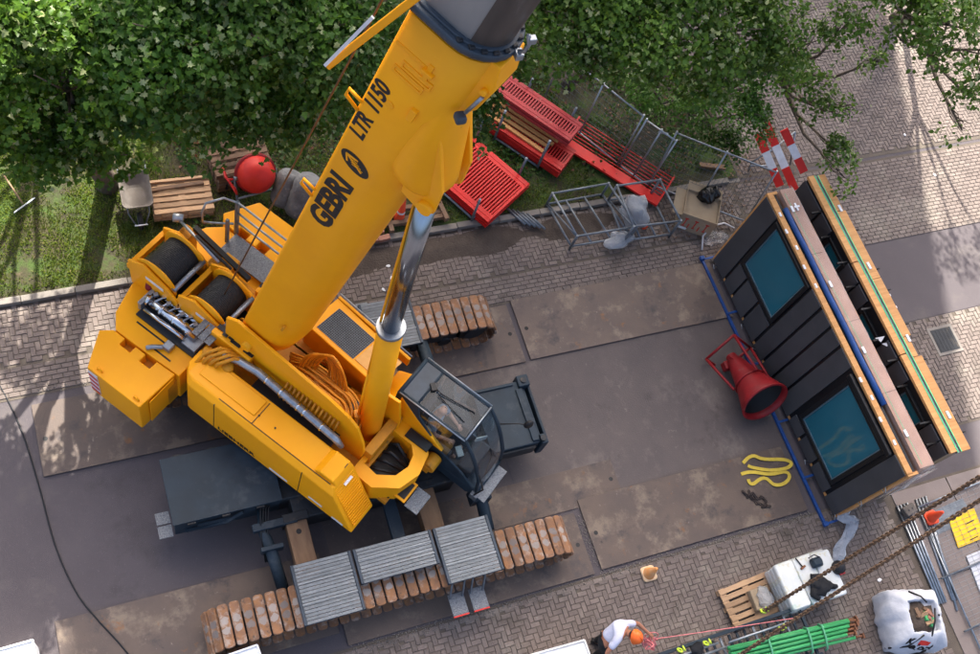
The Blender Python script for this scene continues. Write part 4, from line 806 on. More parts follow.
def underface(m, s0, s1, hw=BW-.066, dep=BD-.126, w0=.06):
    def r_(s): return [bp(s, w0+dep*.5+dep*.5*math.sin(a)+.002, BC-hw*math.cos(a)*1.002) for a in [R(20+140*k/14) for k in range(15)]]
    m.loft([r_(s0), r_((s0+s1)/2), r_(s1)], False, True, False)
part(lambda m: underface(m, SEND+.05, SEND+9.9), 'greased_underside', 'greased', crane)
# yellow fittings under the collar
part(lambda m: (m.prism([(SEND-1.25, .86), (SEND-.5, .86), (SEND-.10, .86), (SEND-.10, 1.0), (SEND-.45, 1.08), (SEND-.85, 1.04)], c3(tA.x, BC-.22, tA.y), bux, bwx, L*.44), m.cyl(bp(SEND-.5, 1.0, BC-.28), bp(SEND-.5, 1.0, BC-.2), .04, n=12)), 'head_fitting', 'yellow', boom, .015)
part(lambda m: (m.cyl(bp(SEND-.55, 1.02, BC-.26), bp(SEND-.85, .98, BC-.32), .022, n=10)), 'latch_rod', 'galv', boom)
part(lambda m: (m.box(bp(SEND-.95, .97, BC-.34), (.12, .13, .10))), 'hook_block', 'collar_slate', boom, .03)
part(lambda m: (m.tube([bp(SEND+.0, 1.0, BC), bp(SEND+.12, 1.06, BC-.05), bp(SEND+.24, 1.06, BC-.05), bp(SEND+.34, 1.0, BC-.05)], .022, 8), m.box(bp(SEND+.28, 1.05, BC-.02), (.08, .07, .07)), m.box(bp(SEND+.0, 1.03, BC-.02), (.08, .1, .08))), 'end_bracket', 'galv', boom, .01)
# folding yellow arm with white stripe
a0, a1 = cp(404, -4, -.46), cp(328, 66, -.46)
arm = part(lambda m: m.beam(c3(a0[0]+.18, -.46, a0[1]+.2), c3(a1[0], -.46, a1[1]), .065, .08), 'folding_arm', 'yellow', None, .012)
part(lambda m: m.beam(c3(a0[0]-.3*(a0[0]-a1[0])-.035, -.52, a0[1]-.3*(a0[1]-a1[1])+.045), c3(a1[0]-.0, -.52, a1[1]+.06), .02, .035), 'white_stripe', 'white', arm)
# hoist rope from the winch up along the boom
r1 = cp(382, 0, 0.05); r0 = (-3.42, 2.93)
part(lambda m: m.tube([c3(r0[0], .05, r0[1]), c3(r1[0], .05, r1[1]), c3(r1[0]+(r1[0]-r0[0])*.8, .05, r1[1]+(r1[1]-r0[1])*.8)], .013, 6), 'hoist_rope', 'wire_rope')
# ---- luffing cylinder
cb0, cb1, cb2 = V((-.05, 1.75)), V(cp(391, 327, .02)), V(cp(429, 194, .02))
def cy(p): return c3(p.x, .02, p.y)
lc_ = part(lambda m: (m.cyl(cy(cb0), cy(cb1), .205, n=28), m.cyl(cy(cb0)-L*.3, cy(cb0)+L*.3, .22, n=24)), 'lift_cylinder', 'yellow')
part(lambda m: m.tube([cy(cb1-(cb1-cb0).normalized()*.06), cy(cb1+(cb1-cb0).normalized()*.03)], .222, 28), 'gland_ring', 'galv', lc_)
part(lambda m: m.cyl(cy(cb1), cy(cb2), .138, n=28), 'piston_rod', 'rod_chrome', lc_)
dd = (cb2-cb0).normalized(); part(lambda m: m.tube([cy(cb0+dd*.6)-F*.23-L*.06, cy(cb1+dd*.1)-F*.17-L*.03, cy(cb2)-F*.14-L*.02], .022, 8), 'guide_pipe', 'yellow', lc_)
part(lambda m: (m.tube([cy(cb0+dd*.5)-F*.22-L*.12, cy(cb0+dd*2.6)-F*.20-L*.12], .03, 8), m.tube([cy(cb0+dd*2.6)-F*.20-L*.12, cy(cb1-dd*.25)-F*.1-L*.15], .03, 8)), 'hydraulic_line', 'yellow', lc_)
part(lambda m: (m.box(cy(cb0+dd*.75)-F*.22-L*.1, (.2, .16, .3))), 'valve', 'yellow_dirty', lc_, .02)
# wheel-shaped gusset to the left of the cylinder
part(lambda m: cprism(m, [(-.55, 1.86), (-.45, 2.7), (-.2, 3.05), (.18, 3.1), (.30, 2.5), (.34, 1.86)], .32, .38), 'gusset', 'yellow', None, .012)

# ---- driver's cab
cab = part(lambda m: (cprism(m, [(.0, 1.22), (1.95, 1.10), (2.15, 1.32), (2.05, 1.42), (.05, 1.42)], .53, 1.36), cbox(m, .0, .10, .53, 1.36, 1.42, 2.95)), 'cab', 'slate', None, .02)
zr = 3.0
prof = [(.05, zr), (1.46, zr), (1.86, 2.35), (2.12, 1.40)]           # roof edge then windscreen curve
def cpt(k, l): return c3(prof[k][0], l, prof[k][1])
for l in (.55, 1.34):
    part(lambda m: m.tube([cpt(0, l), cpt(1, l), c3(1.70, l, 2.66), cpt(2, l), c3(2.04, l, 1.9), cpt(3, l)], .038, 8), 'pillar', 'slate', cab)
    part(lambda m: m.tube([cpt(0, l)+Z*.03-L*(.03 if l < 1 else -.03), cpt(1, l)+Z*.03-L*(.03 if l < 1 else -.03)], .014, 8), 'roof_rail', 'galv', cab)
part(lambda m: (m.tube([cpt(1, .55)+Z*.03, cpt(1, 1.34)+Z*.03], .014, 8)), 'roof_rail', 'galv', cab)
part(lambda m: (m.tube([cpt(1, .55), cpt(1, 1.34)], .035, 8), m.tube([cpt(3, .55), cpt(3, 1.34)], .04, 8), m.tube([cpt(0, .55), cpt(0, 1.34)], .04, 8), m.tube([c3(.42, .55, zr), c3(.42, 1.34, zr)], .022, 8)), 'frame', 'slate', cab)
part(lambda m: cprism(m, [(.05, 1.42), (2.05, 1.42), (1.70, 1.72), (1.15, 1.95), (.55, 2.62), (.45, zr-.02), (.05, zr-.02)], .53, .57), 'side_panel', 'slate', cab, .008)
part(lambda m: cprism(m, [(.05, 1.42), (2.05, 1.42), (1.9, 1.60), (.45, 1.60), (.45, zr-.02), (.05, zr-.02)], 1.32, 1.36), 'side_panel', 'slate', cab, .008)
part(lambda m: cprism(m, [(.60, 2.62), (1.17, 1.98), (1.72, 1.74), (2.02, 1.60), (1.84, 2.34), (1.43, zr-.04), (.50, zr-.04)], .545, .555), 'side_window', 'cab_glass', cab)
part(lambda m: cprism(m, [(.50, 1.62), (2.0, 1.62), (1.84, 2.34), (1.43, zr-.04), (.50, zr-.04)], 1.335, 1.345), 'side_window', 'cab_glass', cab)
part(lambda m: m.add([c3(.44, .57, zr+.012), c3(1.44, .57, zr+.012), c3(1.44, 1.32, zr+.012), c3(.44, 1.32, zr+.012)], [(0, 1, 2, 3)]), 'roof_window', 'cab_glass', cab)
part(lambda m: cbox(m, .08, .40, .57, 1.32, zr-.01, zr+.012), 'roof_panel', 'collar_slate', cab, .006)
part(lambda m: m.loft([[c3(f, .57, z), c3(f+.03, .95, z+.02), c3(f, 1.32, z)] for f, z in ((1.475, zr-.03), (1.70, 2.66), (1.86, 2.35), (2.04, 1.9), (2.12, 1.43))], False, True, False), 'windscreen', 'cab_glass', cab)
part(lambda m: (m.tube([c3(.45, 1.0, zr+.05), c3(.62, .95, zr+.06), c3(1.30, 1.06, zr+.03)], .012, 6), m.tube([c3(.62, .90, zr+.05), c3(1.25, .80, zr+.03)], .010, 6), m.box(c3(.45, .98, zr+.04), (.10, .14, .06))), 'roof_wiper', 'black', cab)
part(lambda m: (m.tube([c3(2.12, .7, 1.5), c3(1.98, .95, 2.08), c3(1.90, .98, 2.4)], .012, 6)), 'windscreen_wiper', 'black', cab)
part(lambda m: (m.tube([c3(1.72, 1.40, 2.5), c3(2.0, 1.6, 2.6), c3(2.12, 1.66, 2.62)], .012, 6), m.ell(c3(2.16, 1.70, 2.62), .09, .06, .13)), 'mirror', 'black', cab)
part(lambda m: (m.tube([c3(.05, .50, 2.7), c3(-.1, .42, 2.75), c3(-.18, .40, 2.8)], .015, 6), m.ell(c3(-.2, .40, 2.82), .07, .05, .1)), 'mirror', 'black', cab)
part(lambda m: (cbox(m, 2.16, 2.36, .50, 1.28, 1.28, 1.31), cbox(m, 2.05, 2.2, .45, .60, 1.2, 1.38)), 'foot_step', 'tread', cab, .008)
part(lambda m: m.tube([c3(2.12, .48, 1.35), c3(2.2, .46, 1.9), c3(2.0, .48, 2.3)], .016, 8), 'grab_handle', 'black', cab)
part(lambda m: (cbox(m, .55, 1.10, .70, 1.18, 1.45, 1.72), cbox(m, .42, .58, .72, 1.16, 1.72, 2.42)), 'seat', 'interior', cab, .05)
part(lambda m: (cbox(m, .75, 1.35, .58, .68, 1.45, 1.98), cbox(m, .75, 1.35, 1.20, 1.30, 1.45, 1.95), cbox(m, 1.55, 1.85, .62, 1.28, 1.45, 1.75)), 'console', 'interior', cab, .03)
part(lambda m: (m.box(c3(1.62, 1.15, 2.1), (.22, .03, .16)), m.box(c3(1.45, .72, 2.05), (.12, .20, .02)), m.box(c3(.75, .62, 2.2), (.16, .12, .03))), 'display', 'interior_light', cab, .01)
part(lambda m: cprism(m, [(-.35, 1.25), (.0, 1.25), (.0, 2.3), (-.35, 2.0)], .60, 1.30), 'cab_mount', 'yellow', None, .015)
part(lambda m: m.box(c3(-.15, .50, 2.55), (.16, .3, .14)), 'work_lamp', 'galv', None, .02)

# ================================================================ FACADE PANELS
PA = G(715, 265, .15); PBq = G(833, 517, .15); pd = (PBq-PA); pd.z = 0; pd.normalize(); pn = pd.cross(Z)          # along the panel, out of its face
def fp(a, off, z): p = PA+pd*a+pn*off; p.z = z; return p
FM = Matrix((pd, Z, pn)).transposed().to_4x4(); FM.translation = V((PA.x, PA.y, 0))                                # local (along, height, outwards)
def fbox(m, a0, a1, z0, z1, o0, o1): return m.bx(a0, a1, z0, z1, o0, o1, FM)
def wpart(fn, name, mat, parent, bevel=0.0):
    m = MB(); fn(m); return m.build(name, mat, parent, bevel, world=True)
ZT = 2.93
f1 = thing('facade_panel', fp(3.0, -.15, 0), 'black clad facade panel with two teal windows, standing nearest the red bucket', 'facade panel', 'facade panels standing on the blue rail')
wpart(lambda m: fbox(m, -.13, 6.15, .16, ZT-.04, -.26, -.045), 'core', 'window_black', f1)
for z0, z1 in ((.14, .22), (ZT-.07, ZT)): wpart(lambda m: fbox(m, -.14, 6.16, z0, z1, -.17, -.035), 'timber_rail', 'wood_new', f1, .006)
for a in (-.16, 6.16): wpart(lambda m: fbox(m, a-.03, a+.03, .14, ZT, -.28, -.035), 'timber_stud', 'wood_new', f1, .006)
wpart(lambda m: fbox(m, -.1, 6.1, ZT-.035, ZT-.030, -.185, -.172), 'green_tape', 'green_tape', f1)
boards = [(-.15, .40, .16, ZT-.05), (.44, .83, .16, 1.02), (.87, 1.42, .16, 1.02), (1.46, 2.02, .16, 1.02), (2.07, 2.50, .16, ZT-.05), (2.54, 2.93, .16, ZT-.05), (2.97, 3.36, .16, ZT-.05), (3.40, 3.86, .16, ZT-.05),
          (3.92, 4.38, .16, .50), (4.42, 4.98, .16, .50), (5.02, 5.64, .16, .50), (5.70, 6.16, .16, ZT-.05)]
for a0, a1, z0, z1 in boards: wpart(lambda m: fbox(m, a0+.012, a1-.012, z0, z1, -.04, -.008-random.uniform(0, .006)), 'cladding_board', 'cladding', f1, .006)
def facade_window(par, a0, a1, z0, z1, o=-.02):
    wn = wpart(lambda m: (fbox(m, a0-.10, a1+.10, z0-.10, z0, o-.06, o+.03), fbox(m, a0-.10, a1+.10, z1, z1+.09, o-.06, o+.03), fbox(m, a0-.10, a0, z0, z1, o-.06, o+.03), fbox(m, a1, a1+.10, z0, z1, o-.06, o+.03)), 'window', 'window_black', par, .008)
    wpart(lambda m: fbox(m, a0-.005, a1+.005, z0-.005, z1+.005, o-.05, o-.012), 'pane', 'window_glass', wn)
    wpart(lambda m: (fbox(m, a0, a1, z0, z0+.028, o-.012, o+.004), fbox(m, a0, a0+.028, z0+.028, z1, o-.012, o+.004), fbox(m, a1-.028, a1, z0+.028, z1, o-.012, o+.004), fbox(m, a0+.028, a1-.028, z1-.028, z1, o-.012, o+.004)), 'glazing_bead', 'bead', wn)
    return wn
facade_window(f1, .55, 1.92, 1.20, 2.74); facade_window(f1, 4.10, 5.50, .66, 2.58)
wpart(lambda m: fbox(m, 3.95, 5.70, 2.70, 2.84, -.03, .06), 'roller_box', 'window_black', f1, .03)
for k, a in enumerate((.35, .75, 1.15, 1.6, 2.05, 4.15, 4.55, 5.0, 5.5)): wpart(lambda m: m.bx(a-.05, a+.05, ZT-.01, ZT+.015, -.12+.05*(k % 2), -.07+.05*(k % 2), FM), 'paper_tag', 'white', f1, .004)
for z, a in ((.16, 6.14), (1.2, 6.155), (2.1, 6.155)): wpart(lambda m: m.tube([fp(a, .0, z+.1), fp(a+.09, .03, z+.08), fp(a+.10, .0, z), fp(a, .0, z-.02)], .009, 6), 'lifting_eye', 'galv', f1)
for a in (.05, 1.6, 2.2, 4.9): wpart(lambda m: m.tube([fp(a, .0, .18), fp(a-.04, .08, .22), fp(a+.06, .1, .2)], .009, 6), 'bracket', 'galv', f1)
# blue steel transport rail along its foot
br = thing('transport_rail', fp(3, .25, 0), 'long blue steel rail at the foot of the black facade panels', 'rail')
wpart(lambda m: (m.beam(fp(-.3, .20, .06), fp(6.30, .20, .06), .06, .07)), 'beam', 'blue_steel', br, .008)
for a in (-.22, 1.2, 2.5, 3.9, 5.2, 6.25): wpart(lambda m: m.beam(fp(a, .24, .105), fp(a, -.2, .105), .05, .02), 'cross_arm', 'blue_steel', br, .006)
for a in (-.25, 6.25): wpart(lambda m: m.box(fp(a, .22, .12), (.12, .10, .08)), 'end_shoe', 'blue_steel', br, .02)
cw_ = thing('cargo_strap', fp(2.6, .36, .05), 'bundle of blue ratchet strap beside the red bucket', 'strap')
wpart(lambda m: [m.tube([fp(2.45+.05*k, .33, .20), fp(2.50+.05*k, .45, .06), fp(2.62+.04*k, .50, .05), fp(2.66+.04*k, .38, .12), fp(2.55+.05*k, .33, .18)], .022, 6) for k in range(4)], 'webbing', 'blue_steel', cw_)
# plastic-wrapped plywood panel with a blue tube in the gap
f2 = thing('plywood_pack', fp(3.0, -.52, 0), 'plywood topped panel in clear film between the two black facade panels', 'panel pack')
wpart(lambda m: fbox(m, -.20, 6.12, .14, ZT-.02, -.70, -.37), 'panel_body', 'plywood', f2, .01)
for k in range(4): wpart(lambda m: fbox(m, -.20+1.58*k, 1.37+1.58*k, ZT-.02, ZT-.003, -.705, -.365), 'top_board', 'plywood', f2, .003)
wpart(lambda m: fbox(m, -.1, 6.05, ZT-.001, ZT+.002, -.45, -.44), 'green_tape', 'green_tape', f2)
def filmtop(m):
    na, nb = 60, 8; vs_ = []
    for i in range(na+1):
        for j in range(nb+1):
            a, o = -.24+6.42*i/na, -.34-.39*j/nb; d = .03*mno.noise(V((a*2.6, o*6, 1)))+.015*mno.noise(V((a*9, o*14, 2)))
            vs_.append(fp(a, o, ZT+.02+d-(.10 if j in (0, nb) else 0)))
    m.add(vs_, [(i*(nb+1)+j, (i+1)*(nb+1)+j, (i+1)*(nb+1)+j+1, i*(nb+1)+j+1) for i in range(na) for j in range(nb)], True)
wpart(filmtop, 'film', 'film_thin', f2)
def filmend(m):
    na, nb = 10, 14; vs_ = []
    for i in range(na+1):
        for j in range(nb+1):
            o, z = -.28-.46*i/na, ZT-.02-2.0*j/nb*(.55+.45*math.sin(i*.9)); d = .07*mno.noise(V((o*5, z*3, 7)))
            vs_.append(fp(6.17+abs(d)+.03, o, z))
    m.add(vs_, [(i*(nb+1)+j, (i+1)*(nb+1)+j, (i+1)*(nb+1)+j+1, i*(nb+1)+j+1) for i in range(na) for j in range(nb)], True)
wpart(filmend, 'film_flap', 'film', f2)
for k, a in enumerate((.3, 2.1, 3.6, 5.4)): wpart(lambda m: m.bx(a-.07, a+.07, ZT+.03, ZT+.045, -.44, -.38, FM), 'paper_tag', 'white', f2, .004)
wpart(lambda m: fbox(m, .18, .36, ZT+.03, ZT+.04, -.55, -.51), 'tape_mark', 'white', f2); wpart(lambda m: fbox(m, .25, .29, ZT+.041, ZT+.048, -.60, -.47), 'tape_mark', 'white', f2)
bt = thing('blue_tube', fp(3, -.27, ZT), 'long blue tube lying in the gap on top of the facade panels', 'tube')
wpart(lambda m: m.tube([fp(.25+.5*i, -.275+.01*math.sin(i*2), ZT+.0) for i in range(10)], .058, 12), 'pipe', 'blue_steel', bt)
# second black facade panel behind
f3 = thing('facade_panel', fp(3.0, -1.45, 0), 'black clad facade panel with wide raw timber top, standing behind the wrapped panel', 'facade panel', 'facade panels standing on the blue rail')
wpart(lambda m: fbox(m, -.34, 6.0, .16, ZT-.05, -1.60, -1.20), 'core', 'window_black', f3)
for k in range(3): wpart(lambda m: fbox(m, -.38+2.14*k, 1.74+2.14*k, ZT-.07, ZT-.002*k, -1.34, -1.185), 'timber_rail', 'wood_new', f3, .006)
wpart(lambda m: fbox(m, -.36, 6.05, ZT-.09, ZT-.03, -1.42, -1.345), 'grey_channel', 'galv_dull', f3)
for o in (-1.342, -1.422): wpart(lambda m: fbox(m, -.36, 6.05, ZT-.002, ZT+.004, o-.012, o+.012), 'green_tape', 'green_tape', f3)
for k, (a0, a1, oo) in enumerate(((-.36, .55, -1.62), (.56, 2.2, -1.66), (2.21, 3.55, -1.66), (3.56, 4.0, -1.58), (4.01, 6.05, -1.66))): wpart(lambda m: fbox(m, a0, a1, ZT-.08, ZT-.01, oo, -1.44), 'timber_plate', 'wood_new', f3, .006)
for a0, a1, z0 in ((-.36, .40, .2), (.46, .92, .2), (1.7, 2.16, .2), (2.2, 2.6, .2), (3.5, 3.9, .2), (3.96, 4.4, .2), (5.35, 5.7, .2), (5.72, 6.0, .2)): wpart(lambda m: fbox(m, a0, a1, z0, ZT-.12, -1.19, -1.16), 'cladding_board', 'cladding', f3, .006)
for k, a in enumerate((.43, .98, 1.66, 2.18, 2.75, 3.42, 3.93, 4.46, 5.3, 5.71)): wpart(lambda m: m.beam(fp(a, -1.18, ZT-.14-.1*(k % 2)), fp(a-.02, -.93, ZT-.14-.1*(k % 2)), .035, .05), 'fixing_arm', 'black', f3)
facade_window(f3, 1.06, 1.62, .9, 2.60, -1.18); facade_window(f3, 2.72, 3.35, .7, 2.50, -1.18); facade_window(f3, 4.55, 5.22, .9, 2.58, -1.18)
for k, a in enumerate((.2, 1.05, 2.0, 2.5, 3.3, 4.1, 5.0, 5.7)): wpart(lambda m: m.cyl(fp(a, -1.66, ZT-.04), fp(a, -1.76, ZT-.04), .018, n=8), 'bolt', 'black', f3)
for a, o in ((.5, -1.55), (1.9, -1.52), (3.6, -1.55), (5.3, -1.55)): wpart(lambda m: m.bx(a-.08, a+.08, ZT-.01, ZT+.012, o-.03, o+.03, FM), 'paper_tag', 'white', f3, .006)
for a, o, s_ in ((3.35, -1.02, .13), (3.5, -1.10, .10)): wpart(lambda m: m.add([fp(a, o, ZT-.25), fp(a+s_, o-.05, ZT-.2), fp(a+.05, o-s_, ZT-.12)], [(0, 1, 2)]), 'paper_scrap', 'white', f3)
lr = thing('step_ladder', fp(2.75, -1.95, 0), 'small white metal ladder leaning behind the rear facade panel', 'ladder')
wpart(lambda m: [m.beam(fp(2.6+.28*k, -2.05, 0), fp(2.6+.28*k, -1.72, 2.85), .05, .03) for k in (0, 1)], 'stile', 'sheet_white', lr)
for i in range(9): wpart(lambda m: m.beam(fp(2.6, -2.05+.33*(i+.6)/10, 2.85*(i+.6)/10), fp(2.88, -2.05+.33*(i+.6)/10, 2.85*(i+.6)/10), .04, .03), 'rung', 'sheet_white', lr)

# ================================================================ YARD OBJECTS
# ---- pallets: each board and block is its own piece
def pallet_proto(mat, L_=1.2, W_=.8, nb=5):
    r_ = thing('pallet', (0, 0, 0), '', 'pallet')
    def pc(sz, locs, nm):
        m = MB(); m.box((0, 0, 0), sz); o = m.build(nm, mat, r_, .003); me = o.data
        for i, l in enumerate(locs):
            if i: o = bpy.data.objects.new(nm, me); COL.objects.link(o); o.parent = r_
            o.location = V(l)+V((random.uniform(-.006, .006), random.uniform(-.006, .006), 0)); o.rotation_euler = (0, 0, random.uniform(-.008, .008))
    pc((L_, .098, .021), [(0, -W_/2+.05+(W_-.1)*i/(nb-1), .133) for i in range(nb)], 'board')
    pc((.14, W_, .021), [(x, 0, .111) for x in (-L_/2+.075, 0, L_/2-.075)], 'cross_board')
    pc((.14, .10, .078), [(x, y, .061) for x in (-L_/2+.075, 0, L_/2-.075) for y in (-W_/2+.05, 0, W_/2-.05)], 'block')
    pc((L_, .098, .021), [(0, y, .011) for y in (-W_/2+.05, 0, W_/2-.05)], 'bottom_board')
    return r_
ORD = ['topmost', 'second from the top', 'third from the top', 'fourth from the top', 'fifth from the top', 'sixth from the top', 'seventh from the top', 'lowest']
def put(r_, loc, rz, label, group=None, rx=0.0):
    r_.location = V(loc); r_.rotation_euler = (rx, 0, rz); r_['label'] = label
    if group: r_['group'] = group
    return r_
pp = pallet_proto('wood_pallet', 1.2, .8, 6); gl = lawn_z(-5.4, 4.3)+.01
pc_ = G(181, 196, .35); rzp = R(-3)
put(pp, (pc_.x, pc_.y, gl), rzp, 'pale wooden pallet, lowest in the stack beside the wheelbarrow', 'pallets stacked by the wheelbarrow')
for k in range(1, 2): put(copy_tree(pp), (pc_.x+random.uniform(-.02, .02), pc_.y+random.uniform(-.02, .02), gl+.145*k), rzp+random.uniform(-.02, .02), 'pale wooden pallet, '+ORD[1-k]+' in the stack beside the wheelbarrow', 'pallets stacked by the wheelbarrow')
for k, (dy, ln, wd, an, mt) in enumerate(((.36, 1.22, .06, .01, 'wood_pallet'), (.20, 1.05, .08, .06, 'wood_old'))):
    b = MB(); b.bx(-ln/2, ln/2, -wd/2, wd/2, 0, .05); o = b.build('loose_board', mt, None, .005); o.location = (pc_.x-.02, pc_.y+dy, gl+.145*2+.002); o.rotation_euler = (0, 0, rzp+an)
    tag(o, 'loose '+('brown' if mt == 'wood_old' else 'pale')+' plank lying on top of the stacked pale pallets', 'plank', 'planks on the pallet stack')
po = pallet_proto('wood_old', 1.2, .8, 5); p2 = G(240, 163, .4); z2 = lawn_z(p2.x, p2.y)+.01
put(po, (p2.x, p2.y, z2), R(6), 'weathered dark brown pallet, lowest in the stack behind the cement mixer', 'dark pallets behind the mixer')
for k in range(1, 4): put(copy_tree(po), (p2.x+random.uniform(-.03, .03), p2.y+random.uniform(-.03, .03), z2+.145*k), R(6)+random.uniform(-.03, .03), 'weathered dark brown pallet, '+ORD[3-k]+' in the stack behind the cement mixer', 'dark pallets behind the mixer')
p3 = G(750, 599, .1); put(copy_tree(pp), (p3.x, p3.y-.02, .02), R(4), 'single pale pallet on the brick paving beside the white wrapped bags')
ob = thing('wrapped_bricks', (p3.x+.15, p3.y-.05, .165), 'brown bundle in clear film lying on the single pallet', 'bundle')
m = MB(); m.bx(-.2, .22, -.22, .2, 0, .14); m.build('bundle', 'cardboard', ob, .02)
m = MB(); m.ell((.06, -.02, .16), .17, .24, .07, 16, 8, wob(.35, 7, 3)); m.build('film', 'film', ob)
# ---- wheelbarrow
wb = thing('wheelbarrow', tuple(G(136, 195, .45).xy)+(.09,), 'mortar-crusted grey wheelbarrow standing on the grass beside the pallets', 'wheelbarrow', None, R(-2))
def rr(hx, hy, z, r=.12, yo=0):
    pts = []
    for sx, sy, a0 in ((1, 1, 0), (-1, 1, 90), (-1, -1, 180), (1, -1, 270)):
        for k in range(5): a = R(a0+22.5*k); pts.append(V((sx*(hx-r)+r*math.cos(a), yo+sy*(hy-r)+r*math.sin(a), z)))
    return pts
m = MB(); m.loft([rr(.19, .24, .30, .08, -.03), rr(.27, .38, .52), rr(.29, .42, .58), rr(.305, .435, .59), rr(.305, .435, .575), rr(.27, .40, .55), rr(.24, .33, .45), rr(.17, .22, .335, .08, -.03)]); m.build('tray', 'mortar_grey', wb)
for s in (-1, 1):
    m = MB(); m.tube([(s*.10, -.58, .18), (s*.20, -.40, .30), (s*.25, .30, .36), (s*.27, .52, .48), (s*.27, .72, .50)], .017, 8); m.build('frame_tube', 'galv_dull', wb)
    m = MB(); m.tube([(s*.27, .62, .50), (s*.27, .75, .50)], .023, 8); m.build('grip', 'rubber', wb)
    m = MB(); m.tube([(s*.22, .12, .34), (s*.25, .28, .0), (s*.25, .40, .0), (s*.25, .42, .38)], .015, 8); m.build('leg', 'galv_dull', wb)
m = MB(); m.tube([(-.10, -.58, .18), (-.12, -.68, .30), (.12, -.68, .30), (.10, -.58, .18)], .015, 8); m.build('guard', 'sheet_white', wb)
m = MB(); m.ring((0, -.52, .19), X, .14, .05, 22, 8); wh = m.build('wheel', 'rubber', wb); m = MB(); m.cyl((-.05, -.52, .19), (.05, -.52, .19), .10, n=16); m.build('rim', 'galv_dull', wh)
# ---- cement mixer
cm = thing('cement_mixer', tuple(G(254, 192, .2).xy)+(.10,), 'red cement mixer with round drum standing by the dark pallets', 'cement mixer', None, R(8))
axd = V((.05, .80, -.60)).normalized(); dc = V((0, 0, .82))
m = MB(); m.lathe([(.001, -.42), (.18, -.41), (.30, -.33), (.375, -.18), (.39, -.03)], dc, axd, 28); m.lathe([(.385, .03), (.37, .12), (.28, .30), (.20, .40), (.195, .42), (.18, .39)], dc, axd, 28); m.build('drum', 'drum_red', cm)
m = MB(); m.lathe([(.375, -.04), (.43, -.035), (.43, .035), (.375, .04)], dc, axd, 36); m.build('gear_ring', 'red_dark', cm)
for sx in (-1, 1):
    m = MB(); m.tube([(sx*.46, -.35, 0), (sx*.44, 0, .80), (sx*.46, .35, 0)], .028, 8); m.build('leg_frame', 'galv_dull', cm)
m = MB(); m.tube([(-.46, .35, .03), (.46, .35, .03)], .025, 8); m.tube([(-.45, -.2, .35), (.45, -.2, .35)], .025, 8); m.tube([(-.46, 0, .82), (-.38, 0, .82)], .05, 8); m.build('cross_tube', 'galv_dull', cm)
m = MB(); m.tube([(-.62, .22, 1.0), (-.66, -.05, 1.05), (-.55, -.30, .95), (-.50, -.30, .7), (-.55, .1, .68)], .022, 8, closed=True); m.tube([(-.48, 0, .82), (-.60, 0, .86)], .025, 8); m.build('tilting_handle', 'red_paint', cm)
m = MB(); m.bx(-.16, .16, .18, .40, .30, .58); m.build('motor_housing', 'red_paint', cm, .04)
for sx in (-1, 1):
    m = MB(); m.ring((sx*.50, .36, .14), X, .11, .035, 18, 8); m.build('wheel', 'rubber', cm)
# ---- grey rolls leaning behind the boom
for k, (a, za, b, zb, r_, lb) in enumerate((((292, 172), .95, (281, 205), .35, .27, 'short'), ((311, 178), 1.15, (296, 214), .30, .30, 'long'))):
    A3, B3 = G(*a, za), G(*b, zb); d_ = (B3-A3); m = MB(); n_ = 9
    m.loft([[A3.lerp(B3, i/(n_-1))+(V(o_)*(r_*(.72 if i in (0, n_-1) else 1)*(1+.12*mno.noise(V((i*.6+k*5, j*.9, 2)))))) for j, o_ in enumerate([(d_.normalized().orthogonal().normalized()*math.cos(2*PI*q_/18)+d_.normalized().cross(d_.normalized().orthogonal().normalized())*math.sin(2*PI*q_/18)) for q_ in range(18)])] for i in range(n_)])
    o = m.build('grey_roll', 'roll_grey'); tag(o, lb+' grey roll of felt leaning between the mixer and the boom', 'roll')
# ---- rake on the lawn
rk = thing('garden_rake', tuple(G(22, 205).xy)+(.12,), 'rake with wooden handle lying on the sunny lawn', 'rake')
wpart(lambda m: m.tube([G(3, 174, .35), G(23, 204, .16)], .018, 8), 'handle', 'wood_pallet', rk)
wpart(lambda m: m.beam(G(14, 213, .15), G(35, 198, .15), .03, .03), 'head', 'galv_dull', rk)
wpart(lambda m: [m.beam(G(14, 213, .15).lerp(G(35, 198, .15), i/9), G(14, 213, .15).lerp(G(35, 198, .15), i/9)-Z*.07, .012, .012, X) for i in range(10)], 'tines', 'galv_dull', rk)
# ---- red barriers, in stacks
def barrier_mesh(name, mat, ln=2.0, wd=1.0, t=.05, nb=26):
    m = MB()
    m.bx(-ln/2, ln/2, -wd/2, -wd/2+.20, 0, t); m.bx(-ln/2, ln/2, wd/2-.20, wd/2, 0, t); m.bx(-ln/2, -ln/2+.06, -wd/2+.2, wd/2-.2, 0, t); m.bx(ln/2-.06, ln/2, -wd/2+.2, wd/2-.2, 0, t)
    for i in range(nb):
        x = -ln/2+.06+(ln-.12)*(i+.5)/nb; m.bx(x-.018, x+.018, -wd/2+.2, wd/2-.2, .008, t-.006)
    m.bx(-ln/2, ln/2, -wd/2+.085, -wd/2+.115, t, t+.008); m.bx(-ln/2, ln/2, wd/2-.115, wd/2-.085, t, t+.008)
    o = m.build(name, mat); me = o.data; bpy.data.objects.remove(o); return me
def stack(me, n, c, rz, z0, dz, label, group, tilt=0.0):
    for k in range(n):
        o = bpy.data.objects.new('plastic_barrier', me); COL.objects.link(o); o.location = (c.x+random.uniform(-.015, .015), c.y+random.uniform(-.015, .015), z0+k*dz); o.rotation_euler = (tilt, 0, rz+random.uniform(-.012, .012)); tag(o, label % (ORD[n-1-k] if k else 'lowest'), 'barrier', group)
